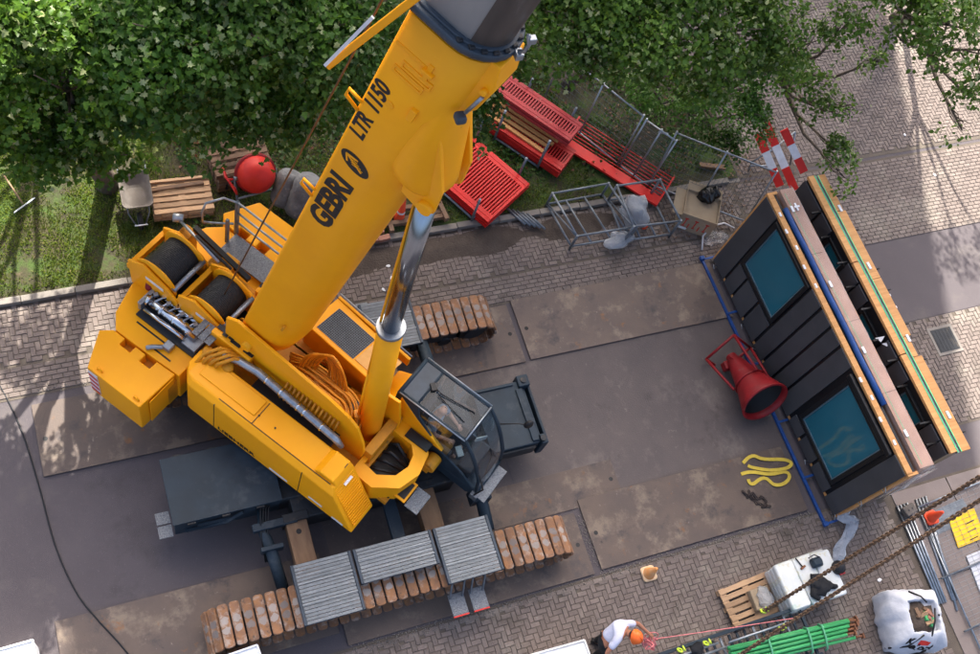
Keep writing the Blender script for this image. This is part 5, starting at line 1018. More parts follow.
me_red = barrier_mesh('plastic_barrier', 'red_plastic', 2.0, 1.12)
q0_, q1_ = G(530, 184, .42), G(488, 222, .42); sh = (q1_-q0_); axl = V((-sh.y, sh.x, 0)).normalized(); axl = -axl if axl.y < 0 else axl
ctr = (q0_+q1_)/2+axl*1.0; rzs = math.atan2(axl.y, axl.x); gz = lawn_z(ctr.x, ctr.y)
me_red = barrier_mesh('plastic_barrier', 'red_plastic', 2.0, sh.length)
stack(me_red, 5, ctr, rzs, gz+.08, .053, 'bright red slotted plastic barrier, %s in the stack beside the kerb', 'red barriers stacked by the kerb')
def stillage(c, rz, ln, wd, h, label, z0):
    s_ = thing('steel_stillage', (c.x, c.y, z0), label, 'stillage', None, rz)
    for sy in (-1, 1):
        for sx in (-1, 1):
            m = MB(); m.tube([(sx*ln/2, sy*wd/2, 0), (sx*ln/2, sy*wd/2, h)], .03, 8); m.build('post', 'galv_dull', s_)
        m = MB(); m.tube([(-ln/2, sy*wd/2, .12), (ln/2, sy*wd/2, .12)], .028, 8); m.build('rail', 'galv_dull', s_)
    for sx in (-1, 1):
        m = MB(); m.tube([(sx*ln/2, -wd/2, .12), (sx*ln/2, wd/2, .12)], .028, 8); m.build('rail', 'galv_dull', s_)
    return s_
stillage(ctr, rzs, 1.3, sh.length+.12, .92, 'grey steel stillage holding the bright red barriers', gz)
for k in range(5):
    m = MB(); m.tube([(0, 0, 0), (.55, 0, 0)], .03, 8); o = m.build('steel_tube', 'galv_dull'); o.location = G(513+k*5, 204+k*1.2, .30); o.location.z = .13; o.location.x -= .1; o.rotation_euler = (0, 0, rzs+PI); tag(o, 'short grey tube end poking out under the bright red barriers', 'tube', 'tube ends by the red barriers')
me_f = barrier_mesh('plastic_barrier', 'red_faded', 2.0, .72); me_d = barrier_mesh('plastic_barrier', 'red_paint', 1.9, .72)
u0, u1 = G(582, 124, 1.0), G(515, 79, 1.0); ax2 = (u1-u0); ax2.z = 0; rz2 = math.atan2(ax2.y, ax2.x); c2 = (u0+u1)/2; pn2 = V((ax2.y, -ax2.x, 0)).normalized(); pn2 = pn2 if pn2.x < 0 or pn2.y < 0 else -pn2
gz2 = lawn_z(c2.x, c2.y)
stack(me_f, 4, G(540, 109, .95), rz2, gz2+.70, .055, 'faded red slotted barrier, %s of those above the timber boards', 'faded barriers on the farther stack', R(8))
stack(me_d, 6, G(533, 140, .4), rz2, gz2+.10, .053, 'dull red slotted barrier, %s of those under the timber boards', 'dull red barriers under timber')
for k in range(4):
    m = MB(); m.bx(-.95, .95, -.045, .045, 0, .045); o = m.build('timber_board', 'wood_new', None, .004); bc_ = G(524-k*5, 119+k*3, .52); o.location = (bc_.x, bc_.y, gz2+.428); o.rotation_euler = (0, 0, rz2+random.uniform(-.03, .03)); tag(o, 'long sawn timber board lying on the dull red barriers', 'board', 'boards on the farther stack')
stillage(G(533, 128, .5), rz2, 1.2, 1.2, 1.15, 'grey steel stillage holding the faded barriers and timber boards', gz2)
# barriers lying flat by the fence
m = MB()
lnb = 2.7; m.bx(-lnb/2, lnb/2, -.5, -.22, 0, .06)
for i in range(7): m.bx(-lnb/2, lnb/2, -.14+i*.10, -.125+i*.10, .015, .035)
for x in (-lnb/2, lnb/2-.04): m.bx(x, x+.04, -.22, .52, .0, .05)
e0, e1 = G(566, 146, .1), G(652, 201, .1); o = m.build('plastic_barrier', 'red_plastic'); dv = e1-e0; o.rotation_euler = (0, 0, math.atan2(dv.y, dv.x)); cc = (e0+e1)/2; nb_ = V((-dv.y, dv.x, 0)).normalized(); cc = cc+nb_*.36; o.location = (cc.x, cc.y, .17); tag(o, 'bright red barrier with thin bars lying flat in the weeds by the fence', 'barrier')
# ---- wire mesh fence panels
def fence(a, b, z0, h, label, lean=V((0, 0, 0)), group='wire fence panels along the trees'):
    a, b = V(a), V(b); a.z = b.z = z0; t = thing('wire_fence', (a+b)/2, label, 'fence', group); u = (Z*h+lean)
    wpart(lambda m: m.tube([a+u, b+u], .021, 8), 'top_rail', 'galv', t); wpart(lambda m: m.tube([a+u*.06, b+u*.06], .021, 8), 'bottom_rail', 'galv', t)
    for p in (a, b, a.lerp(b, .5)): wpart(lambda m: m.tube([p-u*.02, p+u*1.03], .021, 8), 'post', 'galv', t)
    def wires(m):
        for i in range(1, 28): p = a.lerp(b, i/28); m.tube([p+u*.06, p+u], .0035, 4, False)
        for i in range(1, 10): m.tube([a+u*(.06+.094*i), b+u*(.06+.094*i)], .004, 4, False)
    kind(wpart(wires, 'wire_mesh', 'galv_dull', t), 'stuff'); return t
fz = .08
fence(G(540, 108), G(615, 168), fz, 1.75, 'wire mesh fence panel standing behind the faded red barriers', V((.1, .15, 0)))
fence(G(617, 170), G(645, 190), fz, 1.75, 'narrow wire mesh fence panel between two steel posts', V((.1, .1, 0)))
fence(G(647, 189), G(742, 226), fz, 1.65, 'wire mesh fence panel leaning over the cardboard box and path', V((.2, .35, 0)))
pt = G(663, 133, 1.5); m = MB(); m.box((0, 0, 0), (.22, .02, .10)); o = m.build('fence_tag', 'sign_pale'); o.location = pt; o.rotation_euler = (R(20), 0, R(-25)); tag(o, 'small pale plate fixed on the wire fence', 'plate')
# ---- steel rack frames on the pavers
def rack(corners, z0, h, label, rails_=(.12, .55, 1.0), base_rails=3, ext=.12):
    cs = [V((c.x, c.y, z0)) for c in corners]; t = thing('steel_rack', sum(cs, V())/4, label, 'rack', 'steel racks on the pavers')
    for c in cs: wpart(lambda m: m.tube([c, c+Z*h], .03, 8), 'post', 'galv_dull', t)
    for i in range(4):
        a, b = cs[i], cs[(i+1) % 4]
        for z in (.14, h-.03):
            if z > 1 and i % 2 == 0: continue
            wpart(lambda m: m.tube([a+Z*z, b+Z*z], .026, 8), 'rail', 'galv_dull', t)
    for k in range(1, base_rails): wpart(lambda m: m.tube([cs[0].lerp(cs[3], k/base_rails)+Z*.15, cs[1].lerp(cs[2], k/base_rails)+Z*.15], .024, 8), 'cross_rail', 'galv_dull', t)
    wpart(lambda m: m.tube([cs[0]+Z*.16, cs[1]+Z*(h-.05)], .02, 8), 'brace', 'galv_dull', t)
    return t
rack([G(545, 208), G(569, 250), G(628, 240), G(600, 198)], .03, .62, 'empty grey tubular rack standing on the pavers beside the kerb')
rack([G(606, 204), G(622, 244), G(668, 238), G(648, 198)], .03, .78, 'grey tubular rack with crumpled plastic film hanging in it')
pf_ = thing('plastic_sheet', tuple(G(632, 222, .3).xy)+(.25,), 'crumpled clear plastic sheet stuffed in the steel rack', 'plastic sheet')
wpart(lambda m: m.ell(G(634, 212, .45), .30, .42, .40, 22, 14, wob(.5, 3.4, 4)), 'sheet', 'film', pf_); wpart(lambda m: m.ell(G(620, 240, .2), .30, .2, .12, 18, 10, wob(.6, 5, 6)), 'loose_fold', 'film', pf_)
m = MB(); m.box((0, 0, 0), (.10, .06, .14)); o = m.build('red_tag', 'cone_red', None, .01); o.location = G(645, 227, .12); tag(o, 'small red tag lying beside the crumpled plastic', 'tag')
# ---- cardboard box with black bag
bxo = thing('cardboard_box', tuple(G(697, 214, .3).xy)+(.025,), 'brown cardboard box with red arrow marks on the pavers by the fence', 'box', None, R(-32))
m = MB(); W2, D2, H2 = .42, .36, .62
m.bx(-W2, W2, -D2, -D2+.02, 0, H2); m.bx(-W2, W2, D2-.02, D2, 0, H2); m.bx(-W2, -W2+.02, -D2+.02, D2-.02, 0, H2); m.bx(W2-.02, W2, -D2+.02, D2-.02, 0, H2); m.bx(-W2+.02, W2-.02, -D2+.02, D2-.02, 0, .05); m.build('carton', 'cardboard', bxo)
m = MB(); m.bx(-W2+.02, W2-.02, -D2+.02, D2-.02, .5, .54); m.build('packing', 'cardboard', bxo)
def marks(m):
    for x in (-.26, -.02, .24):
        m.bx(x-.012, x+.012, -D2-.004, -D2-.001, .18, .46); m.bx(x-.045, x+.045, -D2-.004, -D2-.001, .44, .48); m.bx(x-.035, x+.035, -D2-.004, -D2-.001, .16, .19)
    m.bx(-.16, -.135, -D2-.004, -D2-.001, .12, .30); m.bx(.09, .115, -D2-.004, -D2-.001, .12, .30)
m = MB(); marks(m); m.build('red_marks', 'red_paint', bxo)
m = MB(); m.bx(-.38, -.14, -D2-.004, -D2-.001, .04, .12); m.build('label', 'white', bxo)
for k, (x0, x1, y0, y1, a) in enumerate(((-W2, W2, D2, D2+.25, .3), (-W2-.24, -W2, -D2, D2, 0))):
    m = MB(); m.bx(x0, x1, y0, y1, H2-.10 if k else H2-.02, H2-.09 if k else H2-.01); m.build('flap', 'cardboard', bxo)
bb = thing('refuse_sack', tuple(G(708, 197, .6).xy)+(.565,), 'shiny black refuse sack lying in the top of the cardboard box', 'sack')
m = MB(); m.ell((-.05, 0, .12), .22, .19, .15, 20, 12, wob(.45, 6, 1)); m.ell((.16, .03, .12), .12, .14, .13, 16, 10, wob(.5, 8, 5)); m.build('sack', 'bag_black', bb)
fr = thing('film_hoop', tuple(G(716, 240, .1).xy)+(.02,), 'bent white plastic film edge lying beside the black facade panel', 'film')
wpart(lambda m: m.tube([G(702, 250, .05), G(703, 236, .18), G(712, 226, .24), G(724, 223, .2), G(734, 228, .12)], .02, 8), 'edge', 'foil_white', fr)
wpart(lambda m: m.ell(G(716, 238, .08), .3, .22, .08, 16, 8, wob(.5, 4, 8)), 'sheet', 'film_thin', fr)
# ---- striped barrier boards on trestle
sbx = thing('barrier_boards', tuple(G(783, 178).xy)+(.05,), 'red and white striped barrier boards leaning on a steel trestle behind the panels', 'barrier')
def sboard(p0, p1, wd=.19):
    p0, p1 = V(p0), V(p1); ub = (CAM-p0).normalized(); bd_ = wpart(lambda m: m.beam(p0, p1, wd, .03, ub), 'board', 'sheet_white', sbx); d_ = p1-p0
    for k in range(2): wpart(lambda m: m.beam(p0+d_*(-.003+.66*k), p0+d_*(.33+.673*k), wd+.006, .036, ub), 'red_stripe', 'signal_red', bd_)
sboard(G(780, 186, .35), G(758, 134, 1.0)); sboard(G(795, 190, .30), G(765, 122, 1.15)); sboard(G(804, 172, .45), G(784, 130, 1.2))
wpart(lambda m: (m.tube([G(752, 162, .5), G(772, 150, .75), G(795, 132, 1.05)], .022, 8), m.tube([G(750, 166, .4), G(775, 166, .4)], .022, 8), m.tube([G(752, 162, .5), G(748, 172, .06)], .022, 8), m.tube([G(795, 132, 1.05), G(790, 165, .06)], .022, 8)), 'trestle', 'galv', sbx)
pk = thing('timber_offcut', tuple(G(712, 166).xy)+(.14,), 'short reddish timber offcut lying behind the wire fence', 'timber'); wpart(lambda m: m.beam(G(699, 165, .16), G(725, 168, .16), .12, .08), 'beam', 'wood_beam', pk, .006)
# ---- red concrete bucket lying on its side
cbk = thing('concrete_bucket', tuple(G(752, 390, 0).xy)+(.04,), 'red conical concrete bucket lying on its side by the black facade panel', 'concrete bucket')
e_n = G(735, 362, .36); e_o = G(763, 399, .78); ad = (e_o-e_n).normalized(); ln_ = (e_o-e_n).length
m = MB(); m.lathe([(.12, -.18), (.14, -.05), (.17, 0), (.33, ln_*.55), (.48, ln_*.92), (.51, ln_), (.51, ln_+.10), (.495, ln_+.10), (.49, ln_-.02), (.31, ln_*.5), (.14, .05), (.001, .04)], e_n, ad, 32); m.build('hopper', 'red_dark', cbk, world=True)
m = MB(); m.lathe([(.001, ln_*.72), (.38, ln_*.74), (.478, ln_*.96)], e_n, ad, 32); m.build('dark_inside', 'rubber', cbk, world=True)  # near-black shallow cone set inside the bucket's mouth
for hh, rr_ in ((ln_+.08, .525), (ln_*.55, .35)): wpart(lambda m: m.ring(e_n+ad*hh, ad, rr_, .02, 32, 8), 'hoop', 'red_dark', cbk)
e1_ = ad.orthogonal().normalized(); e2_ = ad.cross(e1_)
sq = [e1_*a*.40+e2_*b*.40 for a, b in ((1, 1), (1, -1), (-1, -1), (-1, 1))]
b0 = e_n-ad*.28
for i in range(4):
    wpart(lambda m: m.tube([b0+sq[i], b0+sq[(i+1) % 4]], .03, 8), 'cage_tube', 'red_dark', cbk); wpart(lambda m: m.tube([b0+sq[i], e_n+ad*ln_*.62+sq[i]*.80], .03, 8), 'cage_tube', 'red_dark', cbk)
wpart(lambda m: m.box(e_n-ad*.05+e1_*.18, (.22, .2, .2)), 'gate', 'red_dark', cbk, .03); wpart(lambda m: m.tube([e_n+ad*.3+e2_*.1+Z*.25, e_n-ad*.2+e1_*.2+Z*.3], .02, 8), 'lever', 'red_dark', cbk)
wpart(lambda m: m.box(e_n+ad*ln_*.62+Z*.34, (.16, .10, .05)), 'hinge_plate', 'rust', cbk, .01)
# ---- yellow slings and chain heap on the plate
def sling(pts, label):
    c = G(*pts[0]); t = thing('webbing_sling', (c.x, c.y, .05), label, 'sling', 'yellow slings on the steel plate')
    P_ = [G(*p, .055+.012*(i % 3)) for i, p in enumerate(pts)]; out = []
    for i in range(len(P_)-1):
        ta = (P_[min(i+1, len(P_)-1)]-P_[max(i-1, 0)])*.22; tb = (P_[min(i+2, len(P_)-1)]-P_[i])*.22; out += interpolate_bezier(P_[i], P_[i]+ta, P_[i+1]-tb, P_[i+1], 6)[:-1]
    def rib(m):
        for k in range(len(out)-1): pass
        rings = []
        for k, p in enumerate(out):
            d = (out[min(k+1, len(out)-1)]-out[max(k-1, 0)]).normalized(); sdv = d.cross(Z).normalized()*.036; z_ = Z*.008
            rings.append([p-sdv-z_, p+sdv-z_, p+sdv+z_, p-sdv+z_])
        m.loft(rings, True, False)
    wpart(rib, 'webbing', 'sling_yellow', t)
sling([(743, 463), (752, 456), (764, 459), (786, 460), (790, 466), (775, 470), (755, 468), (747, 465)], 'yellow webbing sling folded in loops, the strip nearer the red bucket')
sling([(741, 474), (752, 472), (770, 474), (786, 472), (788, 480), (776, 485), (764, 478), (752, 484), (748, 478)], 'yellow webbing sling folded in loops, the strip nearer the chain heap')
def link_verts(m, c, d, nrm, ln=.06, wd=.04, r_=.010, n=10):
    d = d.normalized(); s_ = d.cross(nrm).normalized(); m.tube([c+d*(math.cos(2*PI*k/n)*ln*.5+math.copysign(ln*.18, math.cos(2*PI*k/n)))+s_*math.sin(2*PI*k/n)*wd*.5 for k in range(n)], r_, 6, closed=True)
ch = MB(); pth = [(743, 492), (748, 497), (753, 494), (757, 499), (762, 497), (766, 502), (763, 507), (769, 506), (756, 503), (749, 492), (752, 500)]
for i in range(len(pth)-1):
    a, b = G(*pth[i], .06), G(*pth[i+1], .06)
    for k in range(4): link_verts(ch, a.lerp(b, k/4)+Z*random.uniform(0, .03), (b-a), V((random.uniform(-1, 1), random.uniform(-1, 1), 1)))
o = ch.build('chain_heap', 'chain_dark'); tag(o, 'dark steel chain heaped on the plate below the yellow slings', 'chain')
# ---- cones
def cone(loc, h, mat, basemat, label, band=None):
    t = thing('traffic_cone', loc, label, 'cone')
    m = MB(); m.loft([rr(.15, .15, 0, .06), rr(.15, .15, .03, .06), rr(.12, .12, .035, .06)]); m.build('base', basemat, t)
    m = MB(); m.lathe([(.125, .03), (.115, .06), (.03, h-.01), (.018, h), (.001, h)], (0, 0, 0), Z, 20); b_ = m.build('cone_body', mat, t)
    if band:
        m = MB(); m.lathe([(.085+.004, h*.36), (.058+.004, h*.62)], (0, 0, 0), Z, 20); m.build('band', band, b_)
    return t
p = G(648, 574); cone((p.x, p.y, .025), .46, 'cone_orange', 'cone_pale', 'faded orange cone standing on the bricks at the edge of the plate')
p = G(928, 519); cone((p.x, p.y, .10), .46, 'cone_red', 'cone_red', 'bright red-orange cone standing on the wire panel')
p = G(398, 222); t = cone((p.x, p.y, .12), .85, 'cone_red', 'rubber', 'tall red cone with white top standing between the boom and the lift cylinder', 'white')
# ---- crates, planks and bricks behind the boom
cr = thing('wooden_crate', tuple(G(415, 222).xy)+(.11,), 'open crate of rough planks half hidden behind the lift cylinder', 'crate')
for k, (a, b) in enumerate((((378, 226), (446, 216)), ((380, 212), (440, 203)), ((384, 203), (392, 232)), ((436, 196), (447, 220)), ((400, 220), (440, 212)))): wpart(lambda m: m.beam(G(*a, .2+.06*(k % 2)), G(*b, .2+.06*(k % 2)), .10, .12), 'plank', 'wood_old', cr, .006)
for k, pxy in enumerate(((372, 240), (384, 238), (378, 232))):
    m = MB(); m.box((0, 0, 0), (.26, .12, .10)); o = m.build('brick', 'brick_pink', None, .008); g_ = G(*pxy, .18); o.location = (g_.x, g_.y, .17); o.rotation_euler = (0, 0, R(6*k)); tag(o, 'loose pinkish brick lying on the kerb beside the boom', 'brick', 'loose bricks by the kerb')
# ---- cable across the asphalt
cbp = [(-30, 340), (0, 386), (22, 432), (40, 490), (55, 545), (75, 590), (96, 618), (118, 642), (140, 668), (170, 700)]
CB = [G(*p, .016) for p in cbp]; out = []
for i in range(len(CB)-1): out += interpolate_bezier(CB[i], CB[i]+(CB[i+1]-CB[max(i-1, 0)])*.18, CB[i+1]-(CB[min(i+2, len(CB)-1)]-CB[i])*.18, CB[i+1], 6)[:-1]
m = MB(); m.tube([p if not (-9.4 < p.x < -4.6 and p.y < -3.7) else p+Z*.045 for p in out], .014, 6); tag(m.build('power_cable', 'cable'), 'thin black cable snaking across the asphalt beside the crane', 'cable')
# ---- white wrapped bags on pallet, with things on top
wpc = (G(805, 582, .45)); wpz = .165
pw_ = put(copy_tree(pp), (wpc.x, wpc.y, .022), R(2), 'pale pallet carrying the white film-wrapped bags')
wg = thing('wrapped_bags', (wpc.x, wpc.y, wpz+.005), 'white film-wrapped stack of bags with jacket and tools on top', 'bags', None, R(2))
for k in range(4):
    for j in range(3):
        m = MB(); m.loft([rr(.205, .46, 0, .04), rr(.215, .47, .04, .05), rr(.213, .468, .11, .05), rr(.19, .445, .135, .04)]); o = m.build('bag', 'wrapbags', wg); o.location = (-.43+.43*j+random.uniform(-.012, .012), random.uniform(-.02, .02), .137*k); o.rotation_euler = (0, 0, random.uniform(-.03, .03))
def wrapf(m):
    m.loft([[V((p.x*(1+.015*mno.noise(V((p.x*4, p.y*4, z*5)))), p.y*(1+.015*mno.noise(V((p.x*5, p.y*4, z*6)))), z)) for p in rr(.67, .49, z, .06)] for z in (0, .2, .4, .56)], False)
m = MB(); wrapf(m); m.build('stretch_film', 'film_thin', wg)
tz = wpz+.005+.137*3+.14
jk = thing('jacket', tuple(G(818, 585, tz).xy)+(tz,), 'black jacket lying crumpled on the white wrapped bags', 'jacket')
m = MB(); m.ell((0, 0, .06), .25, .21, .09, 24, 12, wob(.55, 6, 3)); m.build('body', 'trousers', jk); m = MB(); m.tube([(-.15, -.05, .06), (-.22, -.16, .05), (-.12, -.26, .05)], [.07, .06, .05], 10); m.build('sleeve', 'trousers', jk); m = MB(); m.tube([(.18, -.08, .06), (.30, -.12, .05), (.36, -.13, .03)], [.06, .055, .045], 10); m.build('sleeve', 'trousers', jk)
hm = thing('dark_helmet', tuple(G(838, 568, tz).xy)+(tz,), 'dark helmet with red liner lying beside the black jacket', 'helmet')
m = MB(); m.lathe([(.001, .15), (.09, .13), (.135, .07), (.145, 0), (.13, 0)], (0, 0, .01), V((-.3, .35, 1)), 20); m.build('shell', 'black', hm); m = MB(); m.bx(-.06, .07, -.15, -.10, .03, .08); m.build('liner', 'red_dark', hm, .01)
tb = thing('tool_bag', tuple(G(815, 563, tz).xy)+(tz,), 'small teal tool pouch on the white wrapped bags', 'pouch')
m = MB(); m.loft([rr(.11, .09, 0, .04), rr(.12, .10, .08, .04), rr(.09, .05, .15, .03)]); m.build('pouch', 'slate', tb); m = MB(); m.tube([(-.1, .06, .1), (-.16, .12, .1), (-.02, .15, .12), (.1, .07, .1)], .012, 6); m.build('handle', 'black', tb)
hmr = thing('hammer', tuple(G(799, 563, tz).xy)+(tz+.02,), 'hammer lying on the white wrapped bags beside the tool pouch', 'hammer', None, R(-70)); m = MB(); m.tube([(-.12, 0, 0), (.10, 0, 0)], .014, 8); m.build('handle', 'black', hmr); m = MB(); m.bx(.09, .13, -.06, .06, -.02, .02); m.build('head', 'rust', hmr, .005)
# plastic film trailing from the facade panel end
pf3 = thing('film_strip', tuple(G(850, 530, 0).xy)+(.03,), 'long crumpled strip of clear film trailing from the facade panel', 'film')
def strip(m):
    P_ = [G(*p, z) for p, z in (((845, 505), .30), ((842, 518), .25), ((852, 522), .12), ((846, 538), .10), ((838, 550), .08), ((837, 560), .06))]; rings = []
    for i, p in enumerate(P_):
        for s_ in (0, .5):
            if i == len(P_)-1 and s_: continue
            q = p.lerp(P_[min(i+1, len(P_)-1)], s_); rings.append([q+V((.16*math.cos(2*PI*k/12), .07*math.sin(2*PI*k/12), .05*mno.noise(V((k*.8, i*1.7+s_, 4)))+.04))*(1+.5*mno.noise(V((k, i+s_, 1)))) for k in range(12)])
    m.loft(rings, True)
wpart(strip, 'strip', 'film', pf3)
# ---- big bag
bgp = G(906, 622, .3); bg = thing('big_bag', (bgp.x, bgp.y, .02), 'white woven big bag full of rubble with black straps and lettering', 'bulk bag', None, R(-14)); bg.scale = (1.22, 1.22, 1.12)
def bagring(h, r_, z, sq=.75): 
    out = []
    for k in range(72):
        a = 2*PI*k/72; c_, s_ = math.cos(a), math.sin(a); rad = r_/max(abs(c_), abs(s_))**sq*(1+.10*mno.noise(V((c_*2.2, s_*2.2, z*2.4)))+.06*mno.noise(V((c_*6, s_*6, z*3.5)))+.03*mno.noise(V((c_*15, s_*15, z*8)))); out.append(V((rad*c_, rad*s_, z+.02*mno.noise(V((c_*3, s_*3, 5))))))
    return out
bprof = [(.40, 0), (.46, .06), (.49, .16), (.50, .28), (.505, .38), (.49, .48), (.475, .57), (.44, .66), (.39, .74), (.34, .80), (.29, .84), (.27, .845), (.255, .80), (.25, .72)]
m = MB(); m.loft([bagring(0, r_, z_) for r_, z_ in bprof]); bago = m.build('bag', 'bigbag', bg)
from mathutils.bvhtree import BVHTree
bagtree = BVHTree.FromPolygons([V(v) for v in m.v], m.f)
def drape(o, gap=.006):                                            # lay print onto the bag's skin
    for v in o.data.vertices:
        h = bagtree.ray_cast(V((v.co.x, -2, v.co.z)), V((0, 1, 0)))[0]
        if h: v.co = h+V((0, -gap, gap*.6))
m = MB(); m.ell((0, 0, .70), .27, .25, .10, 18, 8, wob(.4, 9, 2)); m.build('rubble', 'spilled_soil', bg)
for k in range(9):
    m = MB(); m.box((0, 0, 0), (.16, .06, .05)); o = m.build('debris', ('wood_old', 'green_tube', 'brick_pink', 'wood_pallet')[k % 4], bg, .006); o.location = (random.uniform(-.14, .14), random.uniform(-.12, .12), .80); o.rotation_euler = (random.uniform(-.4, .4), random.uniform(-.4, .4), random.uniform(0, 3))
for pts in ([(-.46, -.40, .2), (-.42, -.36, .55), (-.20, -.22, .82)], [(.05, -.52, .1), (.08, -.50, .5), (.06, -.3, .84), (.10, -.1, .95), (.18, .1, .90)], [(-.1, .42, .70), (-.02, .30, .90), (.06, .20, .90)], [(.25, .0, .86), (.40, .05, .72)], [(-.50, -.42, .36), (-.30, -.44, .62), (-.08, -.30, .83)]):
    m = MB(); m.tube(pts, .016, 6); m.build('strap', 'black', bg)
tm = frame3((-.20, -.405, .655), (1, 0, .0), (0, .40, .60))
drape(text('bag_lettering', 'K', .17, frame3((-.36, -.5, .66), (1, 0, .0), (0, .0, 1)), 'print_black', bg, .008, 1, .3))
drape(text('bag_lettering', 'elort', .20, frame3((-.26, -.56, .53), (1, .0, .02), (0, .0, 1)), 'print_black', bg, .008, 1, .3))
m = MB(); m.add([(-.14+.18*i/5+.03*j/3, -.545, .66+.08*j/3) for j in range(4) for i in range(6)], [(j*6+i, j*6+i+1, j*6+i+7, j*6+i+6) for j in range(3) for i in range(5)]); drape(m.build('red_mark', 'signal_red', bg), .004)
# ---- galvanised tubes, mesh panel and signs on the right
ta, tb_ = (897, 506), (944, 618)
for k in range(8):
    o_ = k*3.2+(6 if k > 3 else 0); e_ = (0 if k < 7 else 12); A3, B3 = G(ta[0]+o_, ta[1]-o_*.35, .05), G(ta[0]+42+o_*.72-e_*.2, tb_[1]-14+e_-o_*.2, .05)
    m = MB(); m.tube([A3, B3], .026, 10); tag(m.build('scaffold_tube', 'galv'), 'galvanised scaffold tube lying on the slabs beside the big bag', 'tube', 'galvanised tubes on the slabs')
m = MB(); m.box((0, 0, 0), (.32, .22, .14)); o = m.build('concrete_block', 'mortar_grey', None, .03); g_ = G(909, 510, .15); o.location = (g_.x, g_.y, .145); o.rotation_euler = (0, 0, R(12)); tag(o, 'grey concrete fence foot resting on the galvanised tubes', 'concrete block')
for s_ in (-.05, .05):
    h_ = MB(); h_.cyl((s_, 0, .071), (s_, 0, .074), .022, n=10); h_.build('socket', 'black', o)
mp = thing('mesh_panel', tuple(G(960, 560).xy)+(.06,), 'galvanised wire mesh panel lying flat with signs under it', 'mesh panel')
m0, m1, m2 = G(918, 507, .09), G(1010, 470, .09), G(985, 660, .09); mu_, mv_ = m1-m0, m2-m0
wpart(lambda m: [m.tube([m0+mu_*a+mv_*b, m0+mu_*c+mv_*d], .021, 8) for a, b, c, d in ((0, 0, 1, 0), (0, 0, 0, 1), (0, 1, 1, 1), (1, 0, 1, 1))], 'frame', 'galv', mp)
for t_ in (.46, .80): wpart(lambda m: m.tube([m0+mv_*t_-mu_*.08+Z*.03, m0+mv_*t_+mu_+Z*.03], .02, 8), 'cross_tube', 'galv_dull', mp)
kind(wpart(lambda m: ([m.tube([m0+mu_*i/14, m0+mu_*i/14+mv_], .004, 4, False) for i in range(1, 14)], [m.tube([m0+mv_*i/34, m0+mv_*i/34+mu_], .004, 4, False) for i in range(1, 34)]), 'wire_mesh', 'galv_dull', mp), 'stuff')
ys = thing('yellow_sign', tuple(G(963, 530).xy)+(.05,), 'yellow metal sign lying under the wire mesh panel', 'sign')
wpart(lambda m: m.prism([(0, 0), (1, 0), (1, 1), (0, 1)], G(948, 518, .055), G(974, 508, .055)-G(948, 518, .055), G(958, 548, .055)-G(948, 518, .055), Z*.012), 'plate', 'sign_yellow', ys)
wpart(lambda m: [m.beam(G(966+2*k, 524+8*k, .071), G(974+2*k, 520+8*k, .071), .02, .003) for k in range(3)], 'print_bar', 'print_black', ys)
ws = thing('pale_sign', tuple(G(975, 565).xy)+(.05,), 'pale blue-grey sign board lying under the wire mesh panel', 'sign')
wpart(lambda m: m.prism([(0, 0), (1, 0), (1, 1), (0, 1)], G(966, 556, .055), G(1000, 542, .055)-G(966, 556, .055), G(980, 592, .055)-G(966, 556, .055), Z*.012), 'plate', 'sign_pale', ws)
gp = thing('grey_board', tuple(G(945, 515).xy)+(.04,), 'dull grey board lying under the red-orange cone', 'board')
wpart(lambda m: m.prism([(0, 0), (1, 0), (1, 1), (0, 1)], G(926, 514, .035), G(962, 498, .035)-G(926, 514, .035), G(938, 534, .035)-G(926, 514, .035), Z*.012), 'sheet', 'galv_dull', gp)
# ---- hoisted rack of frames with green props
ld = thing('frame_rack', tuple(G(720, 640, .4).xy)+(.03,), 'dark steel rack of scaffold frames on the bricks beside the pallet', 'rack')
def lt(px, py, z=.55): return G(px, py, z)
LA, LB = lt(620, 668), lt(802, 606); ldv = (LB-LA).normalized(); lnv = V((ldv.y, -ldv.x, 0))
for k, off in enumerate((0.0, .95)):
    wpart(lambda m: m.beam(LA+lnv*off, LB+lnv*off, .07, .09), 'side_beam', 'slate', ld, .008)
    for t_ in (.02, .36, .68, .98): wpart(lambda m: m.beam(LA.lerp(LB, t_)+lnv*off-Z*.52, LA.lerp(LB, t_)+lnv*off+Z*.05, .06, .06, X), 'post', 'slate', ld, .006)
for t_ in (.02, .98): wpart(lambda m: m.beam(LA.lerp(LB, t_)-Z*.02, LA.lerp(LB, t_)+lnv*.95-Z*.02, .06, .06), 'end_beam', 'slate', ld, .006)
for k in range(18):
    t_ = .18+.80*k/18; wpart(lambda m: m.beam(LA.lerp(LB, t_)+lnv*.06-Z*(.05+.02*(k % 3)), LA.lerp(LB, t_)+lnv*.90-Z*(.05+.02*(k % 3)), .05, .035), 'frame_bar', 'slate' if k % 4 else 'galv_dull', ld, .006)
for k, (o_, t0, t1) in enumerate(((.14, .0, .50), (.26, .05, .55), (.44, .1, .52), (.20, .55, .93))): wpart(lambda m: m.tube([LA.lerp(LB, t0)+lnv*o_+Z*.07, LA.lerp(LB, t1)+lnv*o_+Z*.07], .024, 8), 'galvanised_tube', 'galv', ld)
for px, py in ((680, 650), (706, 643), (763, 611), (781, 628)): wpart(lambda m: (m.ring(lt(px, py, .62), V((.3, .5, .6)), .05, .02, 12, 6), m.ring(lt(px+4, py-2, .64), V((.7, .1, .4)), .04, .018, 12, 6)), 'lime_shackle', 'lime', ld)
